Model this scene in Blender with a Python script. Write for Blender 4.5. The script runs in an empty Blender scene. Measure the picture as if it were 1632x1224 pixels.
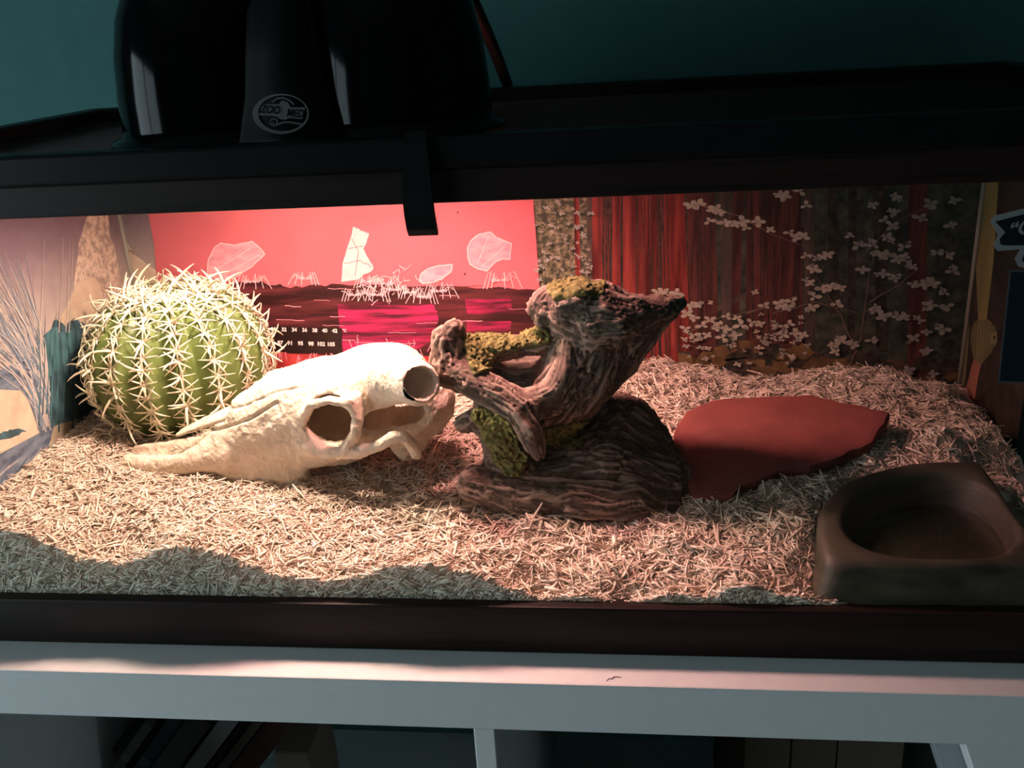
import bpy, bmesh, math, random
import numpy as np
from mathutils import Vector, Matrix, Quaternion

# ------------------------------------------------------------------ camera, world, light, exposure
SC = bpy.context.scene
COL = SC.collection
CAM = Vector((0.0800, -0.4984, 0.3793))
FW = Vector((-0.12270869, 0.92398801, -0.36219985))
RT = Vector((0.99235546, 0.10939474, -0.05712649))
UP = Vector((0.01316143, 0.36644091, 0.93034823))
FPX = 1501.3
cd = bpy.data.cameras.new('camera')
cam = bpy.data.objects.new('camera', cd)
COL.objects.link(cam)
cd.sensor_fit = 'HORIZONTAL'; cd.sensor_width = 36.0
cd.lens = FPX / 1632 * 36.0
cd.clip_start = 0.01
cam.matrix_world = Matrix(((RT.x, UP.x, -FW.x, CAM.x), (RT.y, UP.y, -FW.y, CAM.y), (RT.z, UP.z, -FW.z, CAM.z), (0, 0, 0, 1)))
SC.camera = cam

world = bpy.data.worlds.new('world'); SC.world = world
world.use_nodes = True
world.node_tree.nodes['Background'].inputs[0].default_value = (0.55, 0.75, 0.85, 1)
world.node_tree.nodes['Background'].inputs[1].default_value = 0.15
SC.view_settings.view_transform = 'Standard'
SC.view_settings.look = 'None'
SC.view_settings.gamma = 1.0
SC.view_settings.use_curve_mapping = False
SC.view_settings.exposure = 0.0
WINDOW_STRENGTH = 5.2
BULB_WARM = ((1.0, 0.68, 0.54), 920.0)
BULB_RED = ((1.0, 0.43, 0.41), 640.0)

random.seed(4)
RNG = np.random.default_rng(11)

def un(X, Y, axis, val):
    """point of the photographed ray on the plane axis = val (metres)"""
    d = FW + RT * ((X - 816) / FPX) + UP * ((612 - Y) / FPX)
    t = (val - CAM[axis]) / d[axis]
    return CAM + d * t

def unplane(X, Y, p0, n):
    d = FW + RT * ((X - 816) / FPX) + UP * ((612 - Y) / FPX)
    t = (p0 - CAM).dot(n) / d.dot(n)
    return CAM + d * t

# ------------------------------------------------------------------ helpers: objects
def link(o, parent=None):
    COL.objects.link(o)
    if parent: o.parent = parent
    return o

def tag(o, label=None, cat=None, group=None, kind=None):
    if label: o['label'] = label
    if cat: o['category'] = cat
    if group: o['group'] = group
    if kind: o['kind'] = kind
    return o

def empty(name, loc, label, cat, group=None):
    o = bpy.data.objects.new(name, None)
    o.empty_display_size = 0.02
    o.location = loc
    link(o)
    return tag(o, label, cat, group)

def part(name, me, mats, parent=None, smooth=False):
    """link mesh (given in world coordinates) as one object; children keep world place"""
    if isinstance(me, bmesh.types.BMesh):
        bm = me; me = bpy.data.meshes.new(name); bm.to_mesh(me); bm.free()
    for m in (mats if isinstance(mats, (list, tuple)) else [mats]): me.materials.append(m)
    if smooth: me.polygons.foreach_set('use_smooth', [True] * len(me.polygons))
    o = bpy.data.objects.new(name, me)
    COL.objects.link(o)
    if parent:
        root = parent
        off = Vector((0, 0, 0))
        p = parent
        while p: off += p.location; p = p.parent
        o.parent = parent
        o.location = -off
    return o

def box(bm, x0, x1, y0, y1, z0, z1, bev=0.0, seg=2, mi=0):
    r = bmesh.ops.create_cube(bm, size=1.0)
    vs = r['verts']
    for v in vs:
        v.co = Vector(((x0 + x1) / 2 + v.co.x * (x1 - x0), (y0 + y1) / 2 + v.co.y * (y1 - y0), (z0 + z1) / 2 + v.co.z * (z1 - z0)))
    fs = {f for v in vs for f in v.link_faces}
    for f in fs: f.material_index = mi
    if bev > 0:
        es = list({e for v in vs for e in v.link_edges})
        bmesh.ops.bevel(bm, geom=es, offset=bev, segments=seg, affect='EDGES', profile=0.5)
    return bm

def B(x0, x1, y0, y1, z0, z1, bev=0.0, seg=2):
    return box(bmesh.new(), x0, x1, y0, y1, z0, z1, bev, seg)

def arr_mesh(name, verts, faces):
    me = bpy.data.meshes.new(name)
    me.from_pydata([tuple(v) for v in verts], [], [tuple(f) for f in faces])
    me.update()
    return me

def np_mesh(name, V, F):
    """V (n,3), F (m,k) constant k"""
    me = bpy.data.meshes.new(name)
    n, m, k = len(V), len(F), F.shape[1]
    me.vertices.add(n); me.vertices.foreach_set('co', np.asarray(V, np.float32).ravel())
    me.loops.add(m * k); me.loops.foreach_set('vertex_index', np.asarray(F, np.int32).ravel())
    me.polygons.add(m)
    me.polygons.foreach_set('loop_start', np.arange(0, m * k, k, dtype=np.int32))
    me.update(calc_edges=True); me.validate()
    return me

def tube_mesh(bm, pts, radii, n=12, cap=True, mi=0):
    pts = [Vector(p) for p in pts]
    if not hasattr(radii, '__len__'): radii = [radii] * len(pts)
    rings = []
    prev = None
    for i, p in enumerate(pts):
        t = (pts[min(i + 1, len(pts) - 1)] - pts[max(i - 1, 0)]).normalized()
        if prev is None:
            a = t.orthogonal().normalized()
        else:
            a = (prev - t * prev.dot(t)).normalized()
        prev = a
        b = t.cross(a)
        rings.append([bm.verts.new(p + (a * math.cos(2 * math.pi * k / n) + b * math.sin(2 * math.pi * k / n)) * radii[i]) for k in range(n)])
    for r0, r1 in zip(rings, rings[1:]):
        for k in range(n):
            f = bm.faces.new((r0[k], r0[(k + 1) % n], r1[(k + 1) % n], r1[k])); f.material_index = mi; f.smooth = True
    if cap:
        bm.faces.new(list(reversed(rings[0]))).material_index = mi
        bm.faces.new(rings[-1]).material_index = mi
    return bm

def lathe(bm, prof, c, n=48, mi=0):
    rings = []
    for r, z in prof:
        if r < 1e-6: rings.append([bm.verts.new((c[0], c[1], z))])
        else: rings.append([bm.verts.new((c[0] + r * math.cos(2 * math.pi * k / n), c[1] + r * math.sin(2 * math.pi * k / n), z)) for k in range(n)])
    for a, b in zip(rings, rings[1:]):
        for k in range(n):
            q = [a[k % len(a)], a[(k + 1) % len(a)], b[(k + 1) % len(b)], b[k % len(b)]]
            u = []
            for v in q:
                if v not in u: u.append(v)
            if len(u) > 2:
                f = bm.faces.new(u); f.smooth = True; f.material_index = mi
    return bm

def extrude_profile(poly, axis, a0, a1, bev=0.0):
    """poly: 2D points in the other two axes; extruded from a0 to a1 along axis"""
    bm = bmesh.new()
    def P(u, v, a):
        return [(a, u, v), (u, a, v), (u, v, a)][axis]
    A = [bm.verts.new(P(u, v, a0)) for u, v in poly]
    Bv = [bm.verts.new(P(u, v, a1)) for u, v in poly]
    n = len(poly)
    bm.faces.new(A); bm.faces.new(list(reversed(Bv)))
    for i in range(n): bm.faces.new((A[(i + 1) % n], A[i], Bv[i], Bv[(i + 1) % n]))
    bmesh.ops.recalc_face_normals(bm, faces=bm.faces)
    if bev: bmesh.ops.bevel(bm, geom=list(bm.edges), offset=bev, segments=2, affect='EDGES', profile=0.5)
    return bm

def text_mesh(s, size, extrude=0.0, shear=0.0, offset=0.0):
    cu = bpy.data.curves.new('lettering', 'FONT')
    cu.body = s; cu.size = size; cu.extrude = extrude; cu.shear = shear; cu.offset = offset
    cu.align_x = 'CENTER'; cu.align_y = 'CENTER'; cu.resolution_u = 3
    o = bpy.data.objects.new('lettering', cu)
    COL.objects.link(o)
    dg = bpy.context.evaluated_depsgraph_get()
    me = bpy.data.meshes.new_from_object(o.evaluated_get(dg))
    bpy.data.objects.remove(o)
    bpy.data.curves.remove(cu)
    return me

# ------------------------------------------------------------------ helpers: materials
MATS = {}
def mat(name, base, rough=0.6, spec=0.5, metal=0.0):
    m = bpy.data.materials.new(name); m.use_nodes = True
    b = m.node_tree.nodes['Principled BSDF']
    b.inputs['Base Color'].default_value = (*base, 1)
    b.inputs['Roughness'].default_value = rough
    b.inputs['Specular IOR Level'].default_value = spec
    b.inputs['Metallic'].default_value = metal
    MATS[name] = m
    return m

def N(m, t, **kw):
    n = m.node_tree.nodes.new(t)
    for k, v in kw.items():
        if k in n.inputs: n.inputs[k].default_value = v
        else: setattr(n, k, v)
    return n

def L(m, a, b): m.node_tree.links.new(a, b)

def ramp(m, fac, stops):
    r = N(m, 'ShaderNodeValToRGB')
    e = r.color_ramp.elements
    while len(e) < len(stops): e.new(0.5)
    for el, (p, c) in zip(e, stops): el.position = p; el.color = (*c, 1)
    L(m, fac, r.inputs['Fac'])
    return r.outputs['Color']

def noise_mat(name, stops, scale=30, detail=6, rough=0.7, stretch=(1, 1, 1), bump=0.0, bscale=None, dist=0.0, spec=0.3, nrough=0.6, bdist=0.001):
    """object-space noise through a colour ramp, with optional fine relief"""
    m = mat(name, stops[0][1], rough, spec)
    b = m.node_tree.nodes['Principled BSDF']
    tc = N(m, 'ShaderNodeTexCoord'); mp = N(m, 'ShaderNodeMapping')
    mp.inputs['Scale'].default_value = stretch
    geo = N(m, 'ShaderNodeNewGeometry')
    L(m, geo.outputs['Position'], mp.inputs['Vector'])
    nz = N(m, 'ShaderNodeTexNoise'); nz.inputs['Scale'].default_value = scale; nz.inputs['Detail'].default_value = detail
    nz.inputs['Distortion'].default_value = dist; nz.inputs['Roughness'].default_value = nrough
    L(m, mp.outputs[0], nz.inputs['Vector'])
    L(m, ramp(m, nz.outputs['Fac'], stops), b.inputs['Base Color'])
    if bump:
        n2 = N(m, 'ShaderNodeTexNoise'); n2.inputs['Scale'].default_value = bscale or scale * 3; n2.inputs['Detail'].default_value = 5
        L(m, mp.outputs[0], n2.inputs['Vector'])
        bp = N(m, 'ShaderNodeBump'); bp.inputs['Strength'].default_value = bump; bp.inputs['Distance'].default_value = bdist
        L(m, n2.outputs['Fac'], bp.inputs['Height']); L(m, bp.outputs[0], b.inputs['Normal'])
    return m

def emit_mat(name, col, strength):
    m = bpy.data.materials.new(name); m.use_nodes = True
    nt = m.node_tree
    nt.nodes.remove(nt.nodes['Principled BSDF'])
    e = N(m, 'ShaderNodeEmission'); e.inputs[0].default_value = (*col, 1); e.inputs[1].default_value = strength
    L(m, e.outputs[0], nt.nodes['Material Output'].inputs[0])
    return m

def glass_mat(name, tint=(0.93, 0.96, 0.95), refl=1.0, haze=0.0):
    m = bpy.data.materials.new(name); m.use_nodes = True
    nt = m.node_tree
    nt.nodes.remove(nt.nodes['Principled BSDF'])
    t = N(m, 'ShaderNodeBsdfTransparent'); t.inputs[0].default_value = (*tint, 1)
    g = N(m, 'ShaderNodeBsdfGlossy'); g.inputs['Roughness'].default_value = 0.02
    fr = N(m, 'ShaderNodeFresnel')
    gg = N(m, 'ShaderNodeNewGeometry')                      # the same index seen from either side of the pane
    io = N(m, 'ShaderNodeMapRange'); io.inputs['To Min'].default_value = 1.45; io.inputs['To Max'].default_value = 1 / 1.45
    L(m, gg.outputs['Backfacing'], io.inputs['Value']); L(m, io.outputs[0], fr.inputs[0])
    mu = N(m, 'ShaderNodeMath', operation='MULTIPLY'); mu.inputs[1].default_value = refl
    L(m, fr.outputs[0], mu.inputs[0])
    mx = N(m, 'ShaderNodeMixShader')
    L(m, mu.outputs[0], mx.inputs[0]); L(m, t.outputs[0], mx.inputs[1]); L(m, g.outputs[0], mx.inputs[2])
    L(m, mx.outputs[0], nt.nodes['Material Output'].inputs[0])
    return m

# ------------------------------------------------------------------ helpers: numpy noise, distance fields, surface nets
def _hash(ix, iy, iz):
    h = (ix.astype(np.uint32) * np.uint32(374761393) + iy.astype(np.uint32) * np.uint32(668265263) + iz.astype(np.uint32) * np.uint32(2147483647 - 5915587))
    h = (h ^ (h >> np.uint32(13))) * np.uint32(1274126177)
    h = h ^ (h >> np.uint32(16))
    return (h & np.uint32(0xFFFFFF)).astype(np.float32) / np.float32(0xFFFFFF)

def vnoise(p):
    p = p.astype(np.float32)
    i = np.floor(p).astype(np.int64); f = p - i
    f = f * f * (3 - 2 * f)
    ix, iy, iz = i[..., 0], i[..., 1], i[..., 2]
    r = 0
    for dx in (0, 1):
        wx = f[..., 0] if dx else 1 - f[..., 0]
        for dy in (0, 1):
            wy = f[..., 1] if dy else 1 - f[..., 1]
            for dz in (0, 1):
                wz = f[..., 2] if dz else 1 - f[..., 2]
                r = r + wx * wy * wz * _hash(ix + dx, iy + dy, iz + dz)
    return r * 2 - 1

def fbm(p, o=3):
    a, s, r = 1.0, 0.0, 0
    for k in range(o):
        r = r + a * vnoise(p * (2.0 ** k) + 17.3 * k); s += a; a *= 0.55
    return r / s

def smin(a, b, k):
    if k <= 0: return np.minimum(a, b)
    h = np.clip(0.5 + 0.5 * (b - a) / k, 0, 1)
    return b * (1 - h) + a * h - k * h * (1 - h)

def smax(a, b, k): return -smin(-a, -b, k)

def sd_ell(P, c, r):
    q = (P - np.array(c, np.float32)) / np.array(r, np.float32)
    l = np.sqrt((q * q).sum(-1))
    return (l - 1) * np.float32(min(r))

def sd_tube(P, pts, rad, ref=(0, 1, 0), coords=False, pad=.014):
    """tube on a grid: only the cells near it are evaluated"""
    if P.ndim == 4:
        A = np.array([tuple(p) for p in pts]); rm = max(max(r) if hasattr(r, '__len__') else r for r in rad) + pad
        lo, hi = A.min(0) - rm, A.max(0) + rm
        o = P[0, 0, 0]; h = P[1, 0, 0, 0] - o[0]
        sl = []
        for k in range(3):
            a = int(np.clip(np.floor((lo[k] - o[k]) / h), 0, P.shape[k] - 1)); b = int(np.clip(np.ceil((hi[k] - o[k]) / h) + 1, a + 1, P.shape[k]))
            sl.append(slice(a, b))
        out = np.full(P.shape[:3], .05, np.float32)
        out[tuple(sl)] = _sd_tube(P[tuple(sl)], pts, rad, ref)
        return out
    return _sd_tube(P, pts, rad, ref, coords)

def _sd_tube(P, pts, rad, ref=(0, 1, 0), coords=False):
    """tapered elliptical tube along a polyline; rad rows are (r across ref, r in plane)"""
    pts = np.array([tuple(p) for p in pts], np.float32)
    rad = np.array([(r, r) if not hasattr(r, '__len__') else r for r in rad], np.float32)
    best = None; s0 = 0.0; out = None
    for i in range(len(pts) - 1):
        a, b = pts[i], pts[i + 1]
        ab = b - a; ln = float(np.linalg.norm(ab)); T = ab / ln
        S = np.array(ref, np.float32); S = S - T * (S @ T); S /= np.linalg.norm(S)
        Nn = np.cross(T, S)
        d = P - a
        t = np.clip((d @ T) / ln, 0, 1)
        r = rad[i][None] * (1 - t[..., None]) + rad[i + 1][None] * t[..., None]
        q = d - t[..., None] * ab
        cs = q @ S; cn = q @ Nn; ct = q @ T
        rm = r.min(-1)
        l = np.sqrt((cs / r[..., 0]) ** 2 + (cn / r[..., 1]) ** 2 + (ct / rm) ** 2)
        dist = (l - 1) * rm
        if best is None:
            best = dist
            if coords: out = np.stack([s0 + t * ln, cs, cn], -1)
        else:
            if coords:
                msk = dist < best
                out[msk] = np.stack([s0 + t * ln, cs, cn], -1)[msk]
            best = np.minimum(best, dist)
        s0 += ln
    return (best, out) if coords else best

def grid(lo, hi, h):
    ax = [np.arange(l, u + h, h, dtype=np.float32) for l, u in zip(lo, hi)]
    return np.stack(np.meshgrid(*ax, indexing='ij'), -1)

def surface_net(vals, lo, h):
    s = vals < 0
    c = np.zeros(tuple(d - 1 for d in vals.shape), np.int8)
    for dx in (0, 1):
        for dy in (0, 1):
            for dz in (0, 1):
                c += s[dx:s.shape[0] - 1 + dx, dy:s.shape[1] - 1 + dy, dz:s.shape[2] - 1 + dz]
    act = (c > 0) & (c < 8)
    I = np.argwhere(act)
    idx = -np.ones(c.shape, np.int64); idx[act] = np.arange(len(I))
    acc = np.zeros((len(I), 3), np.float64); cnt = np.zeros(len(I))
    corners = [(a, b, e) for a in (0, 1) for b in (0, 1) for e in (0, 1)]
    V = {k: vals[I[:, 0] + k[0], I[:, 1] + k[1], I[:, 2] + k[2]] for k in corners}
    for a in corners:
        for ax in range(3):
            if a[ax] == 0:
                b = list(a); b[ax] = 1; b = tuple(b)
                m = (V[a] < 0) != (V[b] < 0)
                t = np.where(m, V[a] / np.where(m, V[a] - V[b], 1), 0)
                p = np.array(a, float)[None] + t[:, None] * (np.array(b, float) - np.array(a, float))[None]
                acc[m] += p[m]; cnt[m] += 1
    verts = (I + acc / cnt[:, None]) * h + np.array(lo)[None]
    faces = []
    for ax in range(3):
        u, v = (ax + 1) % 3, (ax + 2) % 3
        sl0 = [slice(None)] * 3; sl1 = [slice(None)] * 3
        sl0[ax] = slice(0, -1); sl1[ax] = slice(1, None)
        ch = s[tuple(sl0)] != s[tuple(sl1)]
        E_ = np.argwhere(ch)
        E_ = E_[(E_[:, u] > 0) & (E_[:, v] > 0) & (E_[:, u] < s.shape[u] - 1) & (E_[:, v] < s.shape[v] - 1)]
        def cell(du, dv):
            q = E_.copy(); q[:, u] += du; q[:, v] += dv
            return idx[q[:, 0], q[:, 1], q[:, 2]]
        q = np.stack([cell(-1, -1), cell(0, -1), cell(0, 0), cell(-1, 0)], -1)
        inside = s[E_[:, 0], E_[:, 1], E_[:, 2]]
        q[~inside] = q[~inside][:, ::-1]
        faces.append(q)
    return verts, np.concatenate(faces)

def vnormals(me):
    n = np.empty(len(me.vertices) * 3, np.float32)
    me.vertex_normals.foreach_get('vector', n)
    return n.reshape(-1, 3)

def set_attr(me, name, vals):
    a = me.attributes.new(name, 'FLOAT', 'POINT')
    a.data.foreach_set('value', np.asarray(vals, np.float32))

# ------------------------------------------------------------------ materials
M_teal = noise_mat('teal_paint', [(0.3, (0.042, 0.135, 0.135)), (0.7, (0.050, 0.152, 0.152))], 40, 3, 0.85, bump=0.15, bscale=500)
M_white_wall = mat('ceiling_paint', (0.45, 0.45, 0.44), 0.9)
M_floor = noise_mat('floor_boards', [(0.3, (0.16, 0.09, 0.05)), (0.7, (0.24, 0.14, 0.08))], 12, 6, 0.5, stretch=(1, 8, 1))
M_white_lam = noise_mat('white_laminate', [(0.3, (0.70, 0.72, 0.72)), (0.7, (0.73, 0.75, 0.75))], 90, 3, 0.45, spec=0.4, bump=0.05, bscale=800)
M_rim_wood = noise_mat('dark_woodgrain_plastic', [(0.3, (0.006, 0.004, 0.0035)), (0.55, (0.020, 0.011, 0.009)), (0.8, (0.010, 0.006, 0.005))], 60, 8, 0.45, stretch=(0.12, 1, 3), spec=0.2)
M_black = noise_mat('black_metal', [(0.3, (0.004, 0.004, 0.0045)), (0.7, (0.007, 0.007, 0.008))], 60, 3, 0.4, spec=0.15)
M_blackgloss = mat('black_gloss_enamel', (0.003, 0.003, 0.0035), 0.10, 0.10)
M_blackmatte = noise_mat('black_plastic', [(0.3, (0.004, 0.0045, 0.005)), (0.7, (0.006, 0.0065, 0.007))], 80, 3, 0.5, spec=0.12)
M_screen = mat('screen_wire', (0.02, 0.012, 0.010), 0.5, 0.4)
M_silicone = mat('silicone', (0.05, 0.05, 0.05), 0.35, 0.5)
M_glass = glass_mat('tank_glass', (0.955, 0.965, 0.96), 0.75)
M_greylogo = mat('grey_print', (0.16, 0.17, 0.17), 0.4)
M_reflector = mat('dome_reflector', (0.35, 0.35, 0.35), 0.4, metal=1.0)

# ------------------------------------------------------------------ room shell
def struct(name, bm, m, parent=None):
    o = part(name, bm, m, parent)
    o['kind'] = 'structure'
    return o
XW0, XW1, YW0, YW1, ZF, ZC = -1.75, 2.1, -2.4, 0.40, -0.80, 1.65
struct('floor', B(XW0, XW1, YW0, YW1, ZF - 0.05, ZF), M_floor)
struct('ceiling', B(XW0, XW1, YW0, YW1, ZC, ZC + 0.05), M_white_wall)
struct('wall_back', B(XW0 - 0.05, XW1 + 0.05, YW1, YW1 + 0.05, ZF, ZC), M_teal)
struct('wall_front', B(XW0 - 0.05, XW1 + 0.05, YW0 - 0.05, YW0, ZF, ZC), M_teal)
struct('wall_right', B(XW1, XW1 + 0.05, YW0, YW1, ZF, ZC), M_teal)
WY0, WY1, WZ0, WZ1 = -1.45, -0.1, -0.72, 0.75        # the window in the left wall
bm = bmesh.new()
box(bm, XW0 - 0.05, XW0, YW0, WY0, ZF, ZC); box(bm, XW0 - 0.05, XW0, WY1, YW1, ZF, ZC)
box(bm, XW0 - 0.05, XW0, WY0, WY1, ZF, WZ0); box(bm, XW0 - 0.05, XW0, WY0, WY1, WZ1, ZC)
struct('wall_left', bm, M_teal)
bm = bmesh.new()
for a in ((WY0, WY0 + 0.05, WZ0, WZ1), (WY1 - 0.05, WY1, WZ0, WZ1), (WY0, WY1, WZ0, WZ0 + 0.05), (WY0, WY1, WZ1 - 0.05, WZ1), (-.79, -.75, WZ0, WZ1)):
    box(bm, XW0 - 0.04, XW0 + 0.01, *a)
win = struct('window_1', bm, M_white_lam)
part('pane', B(XW0 - 0.045, XW0 - 0.04, WY0, WY1, WZ0, WZ1), emit_mat('overcast_daylight', (0.73, 0.92, 1.0), WINDOW_STRENGTH), win)

# ------------------------------------------------------------------ shelf unit
ST, SY0, SY1 = 0.0364, -0.0327, 0.357
SXL, SXD0, SXD1, SXR = -0.372, -0.0198, -0.0062, 0.346
shelf = empty('cube_shelf', (-0.013, 0.16, ZF), 'white laminate cube shelf unit carrying the terrarium', 'shelf')
part('top_panel', B(SXL - ST, SXR + ST, SY0, SY1, -ST, 0, 0.0012), M_white_lam, shelf)
part('side_panel', B(SXL - ST, SXL, SY0, SY1, ZF, -ST, 0.001), M_white_lam, shelf)
part('side_panel', B(SXR, SXR + ST, SY0, SY1, ZF, -ST, 0.001), M_white_lam, shelf)
part('divider', B(SXD0, SXD1, SY0, SY1, ZF + ST, -ST, 0.0008), M_white_lam, shelf)
part('shelf_board', B(SXL, SXR, SY0 + .001, SY1, -0.405, -0.391), M_white_lam, shelf)
part('bottom_panel', B(SXL, SXR, SY0, SY1, ZF, ZF + ST), M_white_lam, shelf)

# ------------------------------------------------------------------ terrarium tank
TX0, TX1, TY1 = -0.395, 0.382, 0.337
ZRB, ZLB, ZTOP, ZFB = 0.2892, 0.3075, 0.324, 0.0349
tank = empty('terrarium_tank', (0, 0.168, 0), 'long glass terrarium tank with dark woodgrain frame on white shelf', 'terrarium')
def ring_frame(x0, x1, y0, y1, z0, z1, w, bev):
    bm = bmesh.new()
    box(bm, x0, x1, y0, y0 + w, z0, z1, bev); box(bm, x0, x1, y1 - w, y1, z0, z1, bev)
    box(bm, x0, x0 + w, y0 + w * .9, y1 - w * .9, z0, z1, bev); box(bm, x1 - w, x1, y0 + w * .9, y1 - w * .9, z0, z1, bev)
    return bm
part('upper_rim', ring_frame(TX0 - .003, TX1 + .003, -.0035, TY1 + .0035, ZRB, ZLB, 0.010, 0.0012), M_rim_wood, tank)
part('lower_frame', ring_frame(TX0 - .003, TX1 + .003, -.0035, TY1 + .0035, 0.0, ZFB, 0.012, 0.0015), M_rim_wood, tank)
part('floor_glass', B(TX0 + .004, TX1 - .004, .004, TY1 - .004, 0.020, 0.025), M_glass, tank)
part('front_glass', B(TX0, TX1, 0.0, 0.003, 0.01, 0.30), M_glass, tank)
part('back_glass', B(TX0, TX1, TY1 - .003, TY1, 0.01, 0.30), M_glass, tank)
part('side_glass', B(TX0, TX0 + .003, .003, TY1 - .003, 0.01, 0.30), M_glass, tank)
part('side_glass', B(TX1 - .003, TX1, .003, TY1 - .003, 0.01, 0.30), M_glass, tank)
for x in (TX0 + .006, TX1 - .006):
    bm = bmesh.new(); tube_mesh(bm, [(x, TY1 - .007, .03), (x, TY1 - .007, .29)], .0022, 8)
    part('silicone_seam', bm, mat('silicone_seam', (0.30, 0.29, 0.24), 0.4), tank)

# ------------------------------------------------------------------ screen lid
lid = empty('screen_lid', (0, 0.168, ZLB), 'black framed wire screen lid on top of the terrarium', 'lid')
part('lid_frame', ring_frame(TX0 - .006, TX1 + .006, -.0065, TY1 + .0065, ZLB, ZTOP, 0.016, 0.0018), M_black, lid)
wv, wf = [], []
def wire(x0, x1, y0, y1, z0, z1):
    i = len(wv)
    for z in (z0, z1):
        wv.extend([(x0, y0, z), (x1, y0, z), (x1, y1, z), (x0, y1, z)])
    wf.extend([(i, i + 3, i + 2, i + 1), (i + 4, i + 5, i + 6, i + 7), (i, i + 1, i + 5, i + 4), (i + 1, i + 2, i + 6, i + 5), (i + 2, i + 3, i + 7, i + 6), (i + 3, i, i + 4, i + 7)])
PIT, WD = 0.0018, 0.00032
for k in range(int((TX1 - TX0) / PIT)):
    x = TX0 + k * PIT; wire(x, x + WD, .006, TY1 - .006, .3128, .3128 + WD)
for k in range(int(TY1 / PIT) - 6):
    y = .006 + k * PIT; wire(TX0, TX1, y, y + WD, .3128 + WD, .3128 + 2 * WD)
o = part('wire_screen', np_mesh('wire_screen', np.array(wv), np.array(wf)), M_screen, lid); o['kind'] = 'stuff'

# ------------------------------------------------------------------ heat lamp
LZ = .3136
DY = 0.130
DOMES = [(-0.1930, 0.0595), (-0.0670, 0.0610)]
lamp = empty('twin_dome_lamp', (-0.119, DY, LZ), 'glossy black twin dome heat lamp standing on the screen lid', 'lamp')
for (cx, R) in DOMES:
    outer = [(R + .0085, LZ), (R + .009, LZ + .002), (R + .0075, LZ + .004), (R + .001, LZ + .0065), (R, LZ + .012), (R - .0005, LZ + .03), (R - .003, LZ + .055), (R - .008, LZ + .078), (R - .017, LZ + .098), (R - .029, LZ + .113), (.020, LZ + .121), (.0185, LZ + .15), (.0165, LZ + .158), (0, LZ + .159)]
    inner = [(0, LZ + .118), (.018, LZ + .117), (R - .031, LZ + .109), (R - .019, LZ + .095), (R - .010, LZ + .076), (R - .005, LZ + .053), (R - .003, LZ + .03), (R - .003, LZ + .001), (R + .0085, LZ)]
    bm = bmesh.new(); lathe(bm, outer, (cx, DY), 64); lathe(bm, inner, (cx, DY), 64)
    bmesh.ops.remove_doubles(bm, verts=bm.verts, dist=1e-6); bmesh.ops.recalc_face_normals(bm, faces=bm.faces)
    part('dome', bm, M_blackgloss, lamp)
for (cx, R), (col, st), nm in zip(DOMES, (BULB_WARM, BULB_RED), ('warm', 'red')):
    zc = LZ + .0225
    prof = [(0, zc - .0185)] + [(.0195 * math.sin(a), zc - .0185 * math.cos(a)) for a in np.linspace(.25, 2.2, 9)] + [(.012, zc + .022), (.012, zc + .05), (0, zc + .051)]
    bm = bmesh.new(); lathe(bm, prof, (cx, DY), 24)
    bmesh.ops.recalc_face_normals(bm, faces=bm.faces)
    part('bulb', bm, emit_mat(nm + '_bulb_glow', col, st), lamp)
# bridge between the domes: flared front panel with the badge
xa, xb = un(385, 120, 1, .073).x, un(512, 120, 1, .073).x
bm = bmesh.new()
def section(z, x0, x1, y0):
    return [bm.verts.new(p) for p in ((x0, y0, z), (x1, y0, z), (x1, 2 * DY - y0, z), (x0, 2 * DY - y0, z))]
xc = (xa + xb) / 2; hw = (xb - xa) / 2
secs = [section(LZ, xc - hw - .008, xc + hw + .009, 0.0660), section(LZ + .006, xc - hw - .006, xc + hw + .007, 0.0665), section(LZ + .03, xc - hw, xc + hw + .001, 0.0700),
        section(LZ + .055, xc - hw + .003, xc + hw - .002, 0.0740), section(LZ + .08, xc - hw + .005, xc + hw - .005, 0.0820), section(LZ + .10, xc - hw + .010, xc + hw - .010, .106), section(LZ + .108, xc - hw + .016, xc + hw - .016, .120)]
for a, b in zip(secs, secs[1:]):
    for k in range(4): bm.faces.new((a[k], a[(k + 1) % 4], b[(k + 1) % 4], b[k]))
bm.faces.new(secs[-1]); bm.faces.new(list(reversed(secs[0])))
bmesh.ops.recalc_face_normals(bm, faces=bm.faces)
bmesh.ops.bevel(bm, geom=[e for e in bm.edges if abs(e.verts[0].co.z - e.verts[1].co.z) > .003], offset=.003, segments=3, affect='EDGES')
br = part('bridge', bm, M_blackmatte, lamp, True)
# badge: oval emblem on the bridge front
def badge_pt(X, Y, lift=0.0):
    n = Vector((0, -1, .10)).normalized()
    return unplane(X, Y, Vector((xc, .0665, LZ + .006)), Vector((0, -1, .146)).normalized()) + n * (.0006 + lift)
def flat_poly(bm, pts, mi=0):
    f = bm.faces.new([bm.verts.new(p) for p in pts]); f.material_index = mi; return f
bm = bmesh.new()
n = 40
o_ = [(448 + 45 * math.cos(a), 181.5 + 32 * math.sin(a)) for a in np.linspace(0, 2 * math.pi, n, endpoint=False)]
i_ = [(451 + 39 * math.cos(a), 180.5 + 28.5 * math.sin(a)) for a in np.linspace(0, 2 * math.pi, n, endpoint=False)]
for k in range(n):
    flat_poly(bm, [badge_pt(*o_[k]), badge_pt(*o_[(k + 1) % n]), badge_pt(*i_[(k + 1) % n]), badge_pt(*i_[k])])
flat_poly(bm, [badge_pt(x, y) for x, y in ((413, 184), (419, 166), (445, 166), (450, 160), (459, 163), (464, 171), (487, 171), (482, 190), (462, 188), (455, 191), (447, 190), (441, 186), (432, 184))])
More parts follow.
